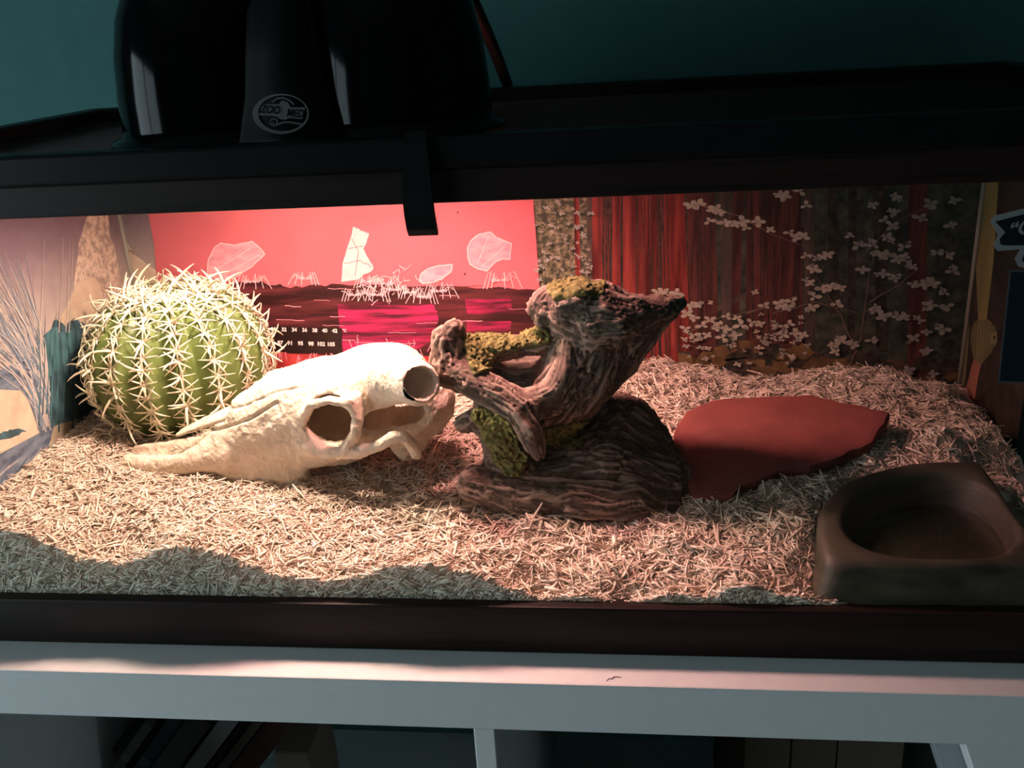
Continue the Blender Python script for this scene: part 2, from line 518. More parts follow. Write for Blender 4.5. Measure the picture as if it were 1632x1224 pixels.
def stroke(bm, pts, w, mi=0, f=badge_pt, lift=0.0):
    for (x0, y0), (x1, y1) in zip(pts, pts[1:]):
        d = math.hypot(x1 - x0, y1 - y0) or 1; nx, ny = -(y1 - y0) / d * w / 2, (x1 - x0) / d * w / 2
        flat_poly(bm, [f(x0 + nx, y0 + ny, lift), f(x1 + nx, y1 + ny, lift), f(x1 - nx, y1 - ny, lift), f(x0 - nx, y0 - ny, lift)], mi)
stroke(bm, [(437 + 5.5 * math.cos(a), 194.5 + 5.5 * math.sin(a)) for a in np.linspace(-2.6, 2.9, 16)], 2.2)
stroke(bm, [(434 + 3 * math.cos(a), 194 + 3 * math.sin(a)) for a in np.linspace(0, 5, 9)], 1.4)
stroke(bm, [(441, 199), (452, 195), (465, 195), (481, 198)], 2.6)
stroke(bm, [(434, 163), (442, 157), (452, 156), (462, 160), (469, 167)], 2.2)
badge = part('badge', bm, M_greylogo, br)
badge['label'] = 'grey oval emblem with slanted lettering'
def badge_text_join(s, X, Y, hpx):
    me = text_mesh(s, 1.0, shear=0.25, offset=0.02)
    c = badge_pt(X, Y, .0005); ux = badge_pt(X + 1, Y + .08, .0005) - c; uy = badge_pt(X, Y - 1, .0005) - c
    for v in me.vertices: v.co = c + ux * (v.co.x * hpx) + uy * (v.co.y * hpx * 1.3)
    me.update()
    o = part('badge_lettering', me, M_blackmatte, br)
    o['label'] = 'black slanted lettering on the oval emblem'
badge_text_join('ZOO', 431, 175, 13.5)
badge_text_join('MED', 471, 181, 13.5)
# cord leaving the right dome
bm = bmesh.new()
pc = [Vector((-0.060, DY, LZ + .155)), Vector((-.05, DY + .01, LZ + .178)), Vector((-.03, .17, LZ + .165))] + [un(X, Y, 1, y) for X, Y, y in ((752, 0, .19), (775, 50, .25), (792, 90, .30), (808, 133, .352))] + [Vector((un(808, 133, 1, .352).x + .004, .362, .25)), Vector((un(808, 133, 1, .352).x, .366, .01))]
tube_mesh(bm, pc, .0048, 10)
part('power_cord', bm, M_blackmatte, lamp)

# ------------------------------------------------------------------ lid clip on the front rim
cx0, cx1 = un(645, 330, 1, -.008).x, un(692, 330, 1, -.008).x
prof = [(.014, ZTOP + .001), (.014, ZTOP + .0035), (-.006, ZTOP + .0035), (-.0095, ZTOP - .002), (-.0105, .312), (-.0115, .298), (-.0110, .284), (-.0088, .2765), (-.0052, .2725), (-.0028, .2725), (-.0028, .2755), (-.0052, .280), (-.0075, .288), (-.0075, ZLB), (-.0075, ZTOP - .004), (-.0066, ZTOP + .001)]
bm = extrude_profile(prof, 0, cx0, cx1, 0.0)
for v in bm.verts:
    t = max(0.0, min(1.0, (v.co.z - .30) / .025))
    v.co.x += .004 * t * (1 if v.co.x < (cx0 + cx1) / 2 else -0.2)
tag(part('lid_clip', bm, M_blackmatte), 'black plastic clip hooked over the front rim below the lamp', 'clip')

# ------------------------------------------------------------------ prints on the tank walls
class Print:
    """a thin sheet with flat printed shapes, each layer a hair above the last"""
    def __init__(s, axis, val, sign):
        s.bm = bmesh.new(); s.axis, s.val, s.sign = axis, val, sign; s.k = 0; s.k0 = 0; s.mats = []
    def mi(s, m):
        if m not in s.mats: s.mats.append(m)
        return s.mats.index(m)
    def pt(s, X, Y, k):
        p = un(X, Y, s.axis, s.val)
        p[s.axis] += s.sign * (0.0004 + 0.00006 * s.k0 + 0.000003 * k)
        return p
    def sheet(s, pts, m):
        a = []; b = []
        for p in pts:
            p = Vector(p); q = p.copy(); q[s.axis] += s.sign * 0.0004
            a.append(s.bm.verts.new(p)); b.append(s.bm.verts.new(q))
        i = s.mi(m); n = len(a)
        for f in [s.bm.faces.new(a), s.bm.faces.new(b)] + [s.bm.faces.new((a[j], a[(j + 1) % n], b[(j + 1) % n], b[j])) for j in range(n)]: f.material_index = i
    def layer(s): s.k0 += 1
    def poly(s, pts, m):
        s.k += 1
        f = s.bm.faces.new([s.bm.verts.new(s.pt(x, y, s.k)) for x, y in pts]); f.material_index = s.mi(m)
    def line(s, pts, w, m, w1=None):
        s.k += 1; n = len(pts); i = s.mi(m); ws = [w + (w1 - w) * j / (n - 1) if w1 is not None else w for j in range(n)]
        lv, rv = [], []
        for j in range(n):
            x0, y0 = pts[max(j - 1, 0)]; x1, y1 = pts[min(j + 1, n - 1)]
            d = math.hypot(x1 - x0, y1 - y0) or 1
            nx, ny = -(y1 - y0) / d * ws[j] / 2, (x1 - x0) / d * ws[j] / 2
            lv.append(s.bm.verts.new(s.pt(pts[j][0] + nx, pts[j][1] + ny, s.k))); rv.append(s.bm.verts.new(s.pt(pts[j][0] - nx, pts[j][1] - ny, s.k)))
        for j in range(n - 1): s.bm.faces.new((lv[j], lv[j + 1], rv[j + 1], rv[j])).material_index = i
    def ell(s, cx, cy, rx, ry, m, rot=0, n=10):
        c, q = math.cos(rot), math.sin(rot)
        s.poly([(cx + rx * math.cos(a) * c - ry * math.sin(a) * q, cy + rx * math.cos(a) * q + ry * math.sin(a) * c) for a in np.linspace(0, 2 * math.pi, n, endpoint=False)], m)
    def make(s, name, label, cat):
        me = bpy.data.meshes.new(name); s.bm.to_mesh(me); s.bm.free()
        o = bpy.data.objects.new(name, me); COL.objects.link(o)
        for m in s.mats: me.materials.append(m)
        return tag(o, label, cat)

def wig(pts, a, n=4):
    """a polyline made slightly uneven"""
    out = []
    for (x0, y0), (x1, y1) in zip(pts, pts[1:]):
        for j in range(n):
            t = j / n
            out.append((x0 + (x1 - x0) * t + random.uniform(-a, a), y0 + (y1 - y0) * t + random.uniform(-a, a)))
    out.append(pts[-1])
    return out

YB = TY1 - .0045          # inner face of the back glass
ZP0, ZP1 = .027, .2885
pm = lambda name, c0, c1, scale=60, stretch=(1, 1, 1), lo=.35, hi=.65, d=6: noise_mat(name, [(lo, c0), (hi, c1)], scale, d, 0.55, stretch=stretch, spec=0.3)

# --- red print: ants with petals on a log
P = Print(1, YB - .0012, -1)
def bx(X, Y, z): p = un(X, Y, 1, YB - .0012); p.z = z; return p
m_sky = pm('red_sky_ink', (0.60, 0.125, 0.155), (0.68, 0.165, 0.195), 9, lo=.3, hi=.7, d=3)
P.sheet([bx(262, 640, ZP0), bx(872, 630, ZP0), bx(860, 470, .165), bx(847, 315, ZP1), bx(234, 325, ZP1), bx(246, 390, .20)], m_sky)
m_log = pm('log_ink', (0.030, 0.006, 0.007), (0.16, 0.030, 0.036), 55, (0.22, 1, 2.2), .42, .72)
m_mag = pm('magenta_ink', (0.07, 0.008, 0.020), (0.46, 0.022, 0.105), 60, (0.25, 1, 3), .38, .62)
m_gr = pm('red_soil_ink', (0.34, 0.028, 0.030), (0.50, 0.055, 0.050), 80)
m_pale = pm('pale_pink_ink', (0.80, 0.52, 0.54), (0.86, 0.62, 0.62), 120)
m_pet = pm('petal_ink', (0.64, 0.24, 0.31), (0.78, 0.40, 0.45), 70, (1, 1, 2.5))
m_dot = mat('dark_ink', (0.05, 0.012, 0.012), 0.6)
P.layer()
top = wig([(300, 452), (420, 450), (470, 458), (540, 452), (640, 456), (760, 458), (858, 462)], 3, 6)
P.poly(top + [(868, 575), (700, 580), (560, 578), (430, 566), (300, 560)], m_log)
P.layer()
P.poly(wig([(540, 485), (600, 482), (690, 486), (700, 500), (690, 545), (660, 560), (545, 565)], 3, 4), m_mag)
P.poly(wig([(742, 478), (815, 474), (818, 498), (745, 500)], 2, 4), m_mag)
P.poly(wig([(744, 511), (814, 511), (814, 526), (744, 528)], 1.5, 4), m_mag)
P.poly(wig([(300, 572), (440, 560), (560, 572), (700, 566), (866, 560)], 3, 6) + [(868, 615), (300, 640)], m_gr)
P.layer()
for j in range(46):
    x = random.uniform(440, 850); y = random.uniform(452, 560); w = random.uniform(14, 50)
    P.line(wig([(x, y), (x + w, y + random.uniform(-1, 1.5))], .8, 4), random.uniform(.5, 1.2), m_pet if random.random() < .35 else m_dot)
P.layer()
for j in range(60):
    x = random.choice([random.uniform(430, 560), random.uniform(560, 700)]); y = random.uniform(565, 584) if x < 560 else random.uniform(545, 580)
    P.line(wig([(x, y), (x + random.uniform(-6, 6), y - random.uniform(6, 16))], 1.2, 2), 1.1, m_pet)
petals = [[(331, 436), (333, 412), (343, 394), (352, 387), (374, 390), (386, 388), (403, 384), (414, 394), (423, 405), (402, 424), (385, 436), (372, 443), (345, 444)],
          [(545, 448), (548, 418), (556, 392), (562, 374), (564, 361), (576, 368), (588, 372), (584, 385), (579, 395), (584, 408), (593, 421), (595, 428), (588, 434), (580, 436), (572, 444)],
          [(668, 446), (671, 436), (682, 428), (700, 423), (722, 421), (719, 433), (705, 444), (688, 450), (674, 451)],
          [(746, 412), (745, 396), (751, 382), (764, 373), (782, 369), (790, 377), (803, 383), (815, 387), (813, 413), (802, 412), (791, 416), (783, 424), (776, 432), (760, 427), (750, 421)]]
for j, q in enumerate(petals):
    P.poly(q, m_pale if j == 1 else m_pet)
P.layer()
for j, q in enumerate(petals): P.line(wig(q + [q[0]], .5, 3), 1.6, m_pale)
for a in [[(560, 380), (572, 400), (566, 440)], [(548, 420), (575, 415), (592, 425)], [(556, 395), (580, 392)]]: P.line(wig(a, 1, 3), .8, m_dot)
for a in [[(345, 430), (400, 395)], [(355, 438), (415, 405)], [(760, 420), (780, 375)], [(768, 425), (805, 392)]]: P.line(wig(a, .8, 3), 1.0, m_pale)
P.layer()
def ant(cx, cy, s, flip=1):
    for dx, r in ((-9, 4.2), (-2, 2.4), (4, 2.6), (9, 2.8)): P.ell(cx + flip * dx * s, cy - abs(dx) * .12 * s, r * s, r * .75 * s, m_pet)
    for bx_, hx, kx, ky in ((-4, -16, -23, 15), (-2, -8, -12, 14), (1, 5, 6, 15), (2, 12, 17, 13), (4, 18, 29, 14), (-5, -12, -18, 16)):
        P.line([(cx + flip * bx_ * s, cy), (cx + flip * hx * s, cy - random.uniform(9, 13) * s), (cx + flip * kx * s, cy + ky * s * .7)], 1.2, m_pale)
    P.line([(cx + flip * 11 * s, cy - 1), (cx + flip * 16 * s, cy - 7 * s), (cx + flip * 20 * s, cy - 3 * s)], .9, m_pale)
for a in ((487, 444, .95, -1), (402, 449, 1.1, 1), (585, 449, .9, 1), (615, 452, 1.0, -1), (630, 462, .9, 1), (566, 470, .9, 1), (600, 470, 1.0, -1), (655, 466, .85, 1), (700, 464, 1.1, 1), (676, 473, 1.0, -1), (798, 447, 1.2, 1)): ant(*a)
for j in range(60):
    x = random.gauss(610, 28); y = random.gauss(455, 10)
    P.line(wig([(x, y), (x + random.uniform(-12, 12), y + random.uniform(-14, 14))], 1, 2), 1.0, m_pale if random.random() < .6 else m_pet)
P.ell(730, 338, 1.2, 2.2, m_dot, -.6); P.ell(741, 436, 1.2, 2.2, m_dot, .4)
P.make('ant_print', 'red backdrop print of ants carrying petals over a log', 'print')

# --- forest print on the back glass
P = Print(1, YB, -1)
def by(X, Y, z): p = un(X, Y, 1, YB); p.z = z; return p
m_for = pm('forest_ink', (0.026, 0.036, 0.028), (0.105, 0.115, 0.085), 75, lo=.4, hi=.68, d=8)
P.sheet([by(800, 630, ZP0), by(1546, 640, ZP0), by(1562, 300, ZP1), by(800, 300, ZP1)], m_for)
m_bark = pm('redwood_ink', (0.085, 0.012, 0.011), (0.36, 0.062, 0.050), 130, (1.0, 1, .07), .36, .66, 8)
m_bark2 = pm('dim_bark_ink', (0.045, 0.016, 0.015), (0.17, 0.055, 0.044), 150, (1.0, 1, .08), .36, .66, 8)
m_bark3 = pm('grey_bark_ink', (0.05, 0.04, 0.034), (0.13, 0.095, 0.075), 150, (1.0, 1, .1), .36, .66, 8)
m_leaf = pm('foliage_ink', (0.05, 0.058, 0.035), (0.34, 0.31, 0.19), 190, lo=.44, hi=.66, d=8)
m_soil = pm('forest_floor_ink', (0.10, 0.065, 0.030), (0.24, 0.15, 0.060), 60)
m_dark = pm('undergrowth_ink', (0.022, 0.020, 0.015), (0.09, 0.07, 0.05), 140, lo=.4, hi=.7, d=8)
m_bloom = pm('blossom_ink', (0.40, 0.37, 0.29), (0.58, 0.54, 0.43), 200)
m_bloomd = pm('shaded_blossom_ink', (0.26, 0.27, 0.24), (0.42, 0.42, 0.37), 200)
m_twig = mat('twig_ink', (0.20, 0.14, 0.10), 0.6)
P.layer()
def trunk(x0, x1, x2, x3, y1, m, y0=292):
    P.poly([(x0, y0), (x1, y0), (x1 + (x2 - x1) * .5, (y0 + y1) / 2), (x2, y1), (x3, y1), (x0 + (x3 - x0) * .4, (y0 + y1) / 2)], m)
P.poly(wig([(848, 305), (940, 300), (944, 420), (948, 480), (930, 560), (862, 560), (852, 420)], 2, 5), m_leaf)
P.poly(wig([(1080, 560), (1200, 575), (1330, 570), (1460, 580), (1535, 590)], 4, 5) + [(1545, 660), (1080, 660)], m_soil)
P.layer()
for a in ((914, 922, 926, 918, 470, m_bark), (934, 942, 946, 938, 500, m_bark3), (1148, 1164, 1168, 1150, 520, m_bark3), (1168, 1186, 1178, 1166, 500, m_bark2), (1280, 1296, 1300, 1284, 585, m_bark3), (1318, 1334, 1338, 1322, 500, m_dark), (1352, 1366, 1362, 1350, 540, m_dark), (1392, 1412, 1414, 1396, 560, m_dark), (1448, 1478, 1476, 1446, 600, m_bark2)): trunk(*a)
P.layer()
for a in ((943, 1071, 1082, 946, 600, m_bark), (1071, 1090, 1100, 1082, 560, m_bark), (1094, 1138, 1146, 1100, 570, m_bark2), (1190, 1276, 1280, 1188, 560, m_bark2)): trunk(*a)
P.poly([(1142, 488), (1186, 466), (1188, 474), (1144, 497)], m_bark3)
P.layer()
for j in range(26):                                             # bark furrows of the big trunk
    x = random.uniform(950, 1068); P.line(wig([(x, 300), (x + random.uniform(-3, 6), 590)], 1.2, 9), random.uniform(.8, 2.2), m_dark)
for j in range(16):
    x = random.choice([random.uniform(1098, 1138), random.uniform(1196, 1272)]); P.line(wig([(x, 300), (x + 3, 540)], 1, 8), random.uniform(.8, 1.8), m_dark)
P.layer()
for j in range(34):
    cx, cy = random.uniform(1085, 1540), random.uniform(545, 612)
    P.poly(wig([(cx - 26, cy + 8), (cx - 10, cy - 9), (cx + 12, cy - 10), (cx + 28, cy + 7), (cx, cy + 13), (cx - 26, cy + 8)], 4, 3), m_dark if random.random() < .65 else m_soil)
P.layer()
tw = [[(1120, 328), (1180, 345), (1230, 372), (1290, 395)], [(1330, 640), (1372, 540), (1385, 430), (1400, 380)], [(1365, 560), (1340, 505), (1300, 440)], [(1385, 480), (1430, 455), (1460, 430)],
      [(1090, 530), (1150, 505), (1220, 490)], [(1230, 500), (1300, 480), (1370, 500)], [(1200, 575), (1270, 600), (1320, 620)], [(1380, 400), (1430, 350), (1480, 330)], [(1190, 500), (1270, 470)]]
for q in tw: P.line(wig(q, 1.2, 4), 2.2, m_twig, .9)
P.layer()
def bloom(cx, cy, r, m):
    k = random.choice((3, 4, 4)); a0 = random.uniform(0, 6)
    for j in range(k):
        a = a0 + j * 2 * math.pi / k + random.uniform(-.3, .3)
        ca, sa = math.cos(a), math.sin(a) * .62
        nx, ny = -math.sin(a) * .30, math.cos(a) * .22
        rl = r * random.uniform(.75, 1.15)
        P.poly([(cx, cy), (cx + rl * (.4 * ca + nx), cy + rl * (.4 * sa + ny)), (cx + rl * (.8 * ca + nx * .8), cy + rl * (.8 * sa + ny * .8)), (cx + rl * ca, cy + rl * sa), (cx + rl * (.8 * ca - nx * .8), cy + rl * (.8 * sa - ny * .8)), (cx + rl * (.4 * ca - nx), cy + rl * (.4 * sa - ny))], m)
cr = lambda x, y: (840 + x * .4853, 290 + y * .4853)
sp = [(540, 75), (562, 72), (612, 92), (630, 100), (598, 128), (622, 88), (650, 132), (690, 138), (705, 128), (720, 150), (757, 130), (798, 155), (862, 165), (885, 180), (905, 178), (845, 45), (825, 38), (895, 30), (915, 75),
      (430, 360), (448, 356), (490, 362), (440, 372), (500, 378), (540, 405), (560, 402), (525, 430), (548, 445), (600, 450), (575, 470), (640, 470), (655, 440), (690, 445), (700, 468), (735, 460), (765, 465), (650, 480), (620, 475), (520, 480), (545, 500), (590, 500), (640, 510), (680, 500), (780, 405), (830, 400), (855, 410), (870, 390), (820, 470), (860, 465), (880, 495), (905, 500), (840, 500)]
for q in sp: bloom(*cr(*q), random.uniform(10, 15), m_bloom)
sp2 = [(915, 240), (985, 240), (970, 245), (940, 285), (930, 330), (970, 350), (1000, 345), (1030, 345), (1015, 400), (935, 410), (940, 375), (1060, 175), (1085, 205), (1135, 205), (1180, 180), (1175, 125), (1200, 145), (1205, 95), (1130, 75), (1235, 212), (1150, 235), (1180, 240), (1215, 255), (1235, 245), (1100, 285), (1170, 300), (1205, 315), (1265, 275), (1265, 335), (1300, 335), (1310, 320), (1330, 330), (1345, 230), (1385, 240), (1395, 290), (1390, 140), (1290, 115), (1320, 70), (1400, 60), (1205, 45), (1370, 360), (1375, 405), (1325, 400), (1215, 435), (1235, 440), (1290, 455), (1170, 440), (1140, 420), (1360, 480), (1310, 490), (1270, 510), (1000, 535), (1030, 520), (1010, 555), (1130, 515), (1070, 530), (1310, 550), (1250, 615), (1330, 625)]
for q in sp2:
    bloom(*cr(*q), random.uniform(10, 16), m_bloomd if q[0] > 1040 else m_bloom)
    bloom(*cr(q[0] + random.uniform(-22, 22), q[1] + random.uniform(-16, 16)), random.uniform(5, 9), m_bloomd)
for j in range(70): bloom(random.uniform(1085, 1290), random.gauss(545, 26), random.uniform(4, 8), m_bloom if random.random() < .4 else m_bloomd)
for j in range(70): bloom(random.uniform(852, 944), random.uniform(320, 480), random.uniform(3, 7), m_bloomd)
P.make('forest_print', 'redwood forest backdrop print with pale dogwood blossoms', 'print')

# --- landscape print bent round the left rear corner
P = Print(0, TX0 + .0045, 1)
XL = TX0 + .0045
def pl(y, z): return Vector((XL, y, z))
def zramp(name, stops):
    m = mat(name, stops[0][1], 0.6, 0.3); geo = N(m, 'ShaderNodeNewGeometry'); sx = N(m, 'ShaderNodeSeparateXYZ')
    L(m, geo.outputs['Position'], sx.inputs[0])
    nz = N(m, 'ShaderNodeTexNoise'); nz.inputs['Scale'].default_value = 30; nz.inputs['Detail'].default_value = 5
    mr = N(m, 'ShaderNodeMapRange'); mr.inputs['From Min'].default_value = .05; mr.inputs['From Max'].default_value = .29
    ad = N(m, 'ShaderNodeMath', operation='MULTIPLY_ADD'); ad.inputs[1].default_value = .03; L(m, nz.outputs['Fac'], ad.inputs[0]); L(m, sx.outputs['Z'], ad.inputs[2])
    L(m, ad.outputs[0], mr.inputs['Value'])
    L(m, ramp(m, mr.outputs[0], stops), m.node_tree.nodes['Principled BSDF'].inputs['Base Color'])
    return m
m_haze = zramp('evening_sky_ink', [(0.30, (0.50, 0.42, 0.31)), (0.55, (0.42, 0.36, 0.33)), (0.80, (0.20, 0.15, 0.19)), (1.0, (0.13, 0.085, 0.12))])
P.sheet([pl(.004, ZP0), pl(TY1 - .006, ZP0), pl(TY1 - .006, ZP1), pl(.004, ZP1)], m_haze)
m_dteal = pm('dark_teal_ink', (0.035, 0.065, 0.08), (0.07, 0.15, 0.18), 90, (1, 1, .3))
m_teal2 = pm('teal_ink', (0.045, 0.12, 0.14), (0.10, 0.24, 0.26), 90, (1, 1, .25))
m_blue = pm('slate_blue_ink', (0.07, 0.10, 0.15), (0.22, 0.27, 0.34), 150, (1, .3, 1))
m_plume = mat('pale_plume_ink', (0.50, 0.46, 0.42), 0.6); m_plumeb = mat('blue_plume_ink', (0.20, 0.26, 0.33), 0.6)
m_cream = pm('cream_ink', (0.50, 0.40, 0.30), (0.66, 0.56, 0.42), 40)
m_chalk = pm('chalk_ink', (0.36, 0.29, 0.24), (0.70, 0.60, 0.48), 160, lo=.4, hi=.6, d=8)
P.layer()
P.poly(wig([(140, 335), (168, 335), (188, 430), (200, 520), (120, 545), (118, 470), (124, 390)], 2, 5), m_chalk)
P.poly(wig([(92, 520), (108, 480), (124, 450), (150, 440), (185, 520), (120, 540)], 2, 4), m_cream)
P.layer()
P.poly(wig([(48, 560), (60, 540), (74, 532), (88, 508), (104, 525), (116, 505), (132, 515), (160, 540), (170, 640), (130, 665), (60, 690), (40, 640)], 3, 4), m_dteal)
P.poly(wig([(60, 560), (70, 540), (86, 520), (104, 530), (122, 522), (128, 548), (110, 565), (96, 585), (76, 600)], 3, 4), m_teal2)
P.poly(wig([(-60, 600), (0, 588), (30, 575), (52, 580), (70, 630), (80, 690), (76, 720), (64, 720), (62, 650), (45, 627), (0, 620), (-60, 640)], 2, 3), m_blue)
P.poly(wig([(-80, 745), (0, 722), (60, 690), (90, 672), (70, 712), (0, 790), (-80, 830)], 2, 4), m_blue)
P.poly([(-70, 640), (0, 622), (30, 622), (50, 640), (62, 670), (62, 690), (20, 712), (-70, 745)], m_cream)
P.layer()
P.poly(wig([(-60, 700), (0, 690), (18, 683), (40, 686), (30, 692), (0, 702), (-60, 715)], 2, 4), m_dteal)
for j in range(130):
    t = random.random(); x0, y0 = 70 + random.uniform(-12, 10), 690 - t * 110
    x1, y1 = -20 + random.uniform(-60, 60), 440 + random.uniform(-60, 130)
    P.line([(x0, y0), ((x0 * .6 + x1 * .4) + 12, (y0 * .55 + y1 * .45)), (x1, y1)], random.uniform(1.2, 3.2), random.choice((m_plume, m_plume, m_plumeb, m_blue, m_blue)), .4)
for j in range(26):
    x = random.uniform(52, 150); P.line([(x, 690 - random.uniform(0, 40)), (x + 3, 600), (x + random.uniform(-6, 10), 495 + random.uniform(0, 40))], 2.2, random.choice((m_dteal, m_teal2)), .5)
for j in range(22):
    x = random.uniform(-40, 75); P.line([(x, 775 - x * .4 + random.uniform(-20, 15)), (x + 30, 735 - x * .4 + random.uniform(-10, 10))], random.uniform(.8, 2), random.choice((m_plumeb, m_dteal, m_plume)))
for x in (62, 92, 103, 108): P.line([(x, 530), (x + 4, 460), (x + 7, 380)], 1.5, m_plume, .4)
lm = P.mats
# the strip of the same sheet that continues on the back glass
P.axis, P.val, P.sign, P.k, P.k0 = 1, YB, -1, 0, 0
P.sheet([(XL, YB, ZP0), (un(300, 400, 1, YB).x, YB, ZP0), (un(290, 400, 1, YB).x, YB, ZP1), (XL, YB, ZP1)], m_haze)
P.layer()
P.poly(wig([(170, 335), (186, 335), (192, 370), (215, 405), (258, 440), (300, 470), (300, 560), (196, 560), (190, 420)], 2, 4), m_cream)
P.layer()
P.poly(wig([(172, 335), (183, 335), (190, 380), (206, 450), (210, 540), (200, 540), (188, 430)], 1.5, 5), m_chalk)
P.line(wig([(185, 338), (190, 370), (204, 395), (214, 405)], 1.5, 5), 2, m_twig)
P.make('landscape_print', 'mauve and cream landscape print with blue feathery plumes beside the cactus', 'print')

# --- narrow bamboo print on the right glass
P = Print(0, TX1 - .0045, -1)
XR = TX1 - .0045
m_bgr = pm('dark_brown_ink', (0.020, 0.016, 0.012), (0.050, 0.036, 0.026), 60)
P.sheet([(XR, .20, ZP0), (XR, TY1 - .006, ZP0), (XR, TY1 - .006, ZP1), (XR, .20, ZP1)], m_bgr)
m_bam = pm('bamboo_ink', (0.20, 0.17, 0.060), (0.29, 0.25, 0.095), 70, (1, 1, .2)); m_bamd = pm('bamboo_shade_ink', (0.11, 0.10, 0.05), (0.17, 0.15, 0.07), 70, (1, 1, .2)); m_bamr = pm('bamboo_foot_ink', (0.30, 0.12, 0.08), (0.40, 0.17, 0.11), 60)
P.layer()
P.poly([(1562, 290), (1592, 290), (1584, 420), (1573, 512), (1560, 512), (1556, 420)], m_bam)
P.poly([(1560, 560), (1550, 580), (1542, 612), (1536, 645), (1553, 645), (1560, 600), (1566, 575)], m_bamr)
P.layer()
P.poly(wig([(1553, 512), (1575, 508), (1588, 520), (1590, 548), (1580, 562), (1568, 580), (1558, 580), (1549, 560), (1548, 530)], 1.5, 3), m_bamd)
P.poly([(1530, 372), (1540, 420), (1546, 520), (1540, 600), (1532, 640), (1524, 600), (1522, 470)], m_bamd)
P.layer()
P.poly([(1580, 532), (1589, 528), (1590, 546), (1579, 549)], m_bam); P.ell(1586, 538, 2.5, 3, m_bgr)
for j in range(5): P.line(wig([(1555 + 5 * j, 516), (1553 + 5 * j, 575 - 5 * j)], 1, 4), .9, m_bam)
P.make('bamboo_print', 'dark print of a yellow bamboo stalk on the right glass', 'print')

# ------------------------------------------------------------------ thermometer strip
ty = YB - .0024
a, b = un(398, 519, 1, ty), un(545, 523, 1, ty); c = un(545, 563, 1, ty)
strip = empty('thermometer_strip', (b.x - .04, ty, c.z), 'black strip thermometer with white numbers stuck on red print', 'thermometer')
ux = (b - a).normalized(); vz = (c - b)
bm = bmesh.new()
q = [a, b, b + vz, a + vz]
F0 = [bm.verts.new(p) for p in q]; F1 = [bm.verts.new(p + Vector((0, -.0004, 0))) for p in q]
bm.faces.new(F0); bm.faces.new(F1)
for i in range(4): bm.faces.new((F0[i], F0[(i + 1) % 4], F1[(i + 1) % 4], F1[i]))
bmesh.ops.recalc_face_normals(bm, faces=bm.faces)
part('strip', bm, mat('strip_black', (0.020, 0.010, 0.009), 0.3), strip)
m_num = mat('white_number_ink', (0.85, 0.80, 0.78), 0.6)
def strip_text(s, X, Y, h):
    me = text_mesh(s, 1.0, offset=0.035); cpt = un(X, Y, 1, ty - .0005)
    e1 = un(X + 1, Y + .03, 1, ty - .0005) - cpt; e2 = un(X, Y - 1, 1, ty - .0005) - cpt
    for v in me.vertices: v.co = cpt + e1 * (v.co.x * h) + e2 * (v.co.y * h)
    me.update(); part('number', me, m_num, strip)
for s, x in (('28', 420), ('30', 436), ('32', 452.5), ('34', 469), ('36', 485.5), ('38', 501.5), ('40', 517.5), ('42', 533.5)): strip_text(s, x, 525 + (x - 437) * .026, 8.2)
for s, x in (('84', 431), ('87', 446.5), ('91', 462.5), ('95', 479), ('98', 495.5), ('102', 511.5), ('105', 527.5)): strip_text(s, x, 546.5 + (x - 446) * .03, 8.6)
strip_text('°C', 549, 527, 6)

# ------------------------------------------------------------------ stickers on the front glass
def sticker_pt(X, Y, k=0): p = un(X, Y, 1, -.0002); p.y -= .0003 * k; return p
m_stk = mat('sticker_black', (0.006, 0.007, 0.010), 0.4); m_stg = mat('sticker_grey', (0.20, 0.21, 0.22), 0.5); m_navy = mat('label_navy', (0.006, 0.012, 0.018), 0.35); m_edge = mat('label_edge', (0.05, 0.06, 0.065), 0.5)
def slab(pts, k0, k1, m, name, parent):
    bm = bmesh.new(); A = [bm.verts.new(sticker_pt(x, y, k0)) for x, y in pts]; C = [bm.verts.new(sticker_pt(x, y, k1)) for x, y in pts]
    n = len(pts); bm.faces.new(A); bm.faces.new(C)
    for i in range(n): bm.faces.new((A[i], A[(i + 1) % n], C[(i + 1) % n], C[i]))
    bmesh.ops.recalc_face_normals(bm, faces=bm.faces)
    return part(name, bm, m, parent)
st = empty('glass_sticker', sticker_pt(1632, 420), 'black sticker with grey outline and quoted lettering on front glass', 'sticker')
slab([(1578, 352), (1584, 344), (1632, 332), (1700, 320), (1700, 428), (1640, 430), (1622, 424), (1617, 412), (1626, 397), (1590, 400), (1583, 392), (1590, 374)], 0, .6, m_stg, 'outline', st)
slab([(1586, 353), (1632, 341), (1700, 330), (1700, 390), (1602, 391), (1594, 389), (1593, 380), (1602, 370)], .7, 1, m_stk, 'field', st)
slab([(1632, 404), (1700, 402), (1700, 418), (1640, 420), (1628, 416)], .7, 1, m_stk, 'field', st)
me = text_mesh('“O', 1.0, offset=0.03); cpt = sticker_pt(1628, 364, 1.4); e1 = sticker_pt(1629, 363.8, 1.4) - cpt; e2 = sticker_pt(1628.2, 363, 1.4) - cpt
for v in me.vertices: v.co = cpt + e1 * (v.co.x * 31) + e2 * (v.co.y * 31)
me.update(); part('lettering', me, m_stg, st)
stb = empty('dark_label', sticker_pt(1632, 610), 'dark navy rectangular label on front glass below the outlined sticker', 'label')
slab([(1609, 430), (1720, 432), (1710, 612), (1590, 610)], 0, .6, m_edge, 'border', stb)
slab([(1611, 433), (1718, 435), (1708, 609), (1593, 607)], .7, 1, m_navy, 'field', stb)

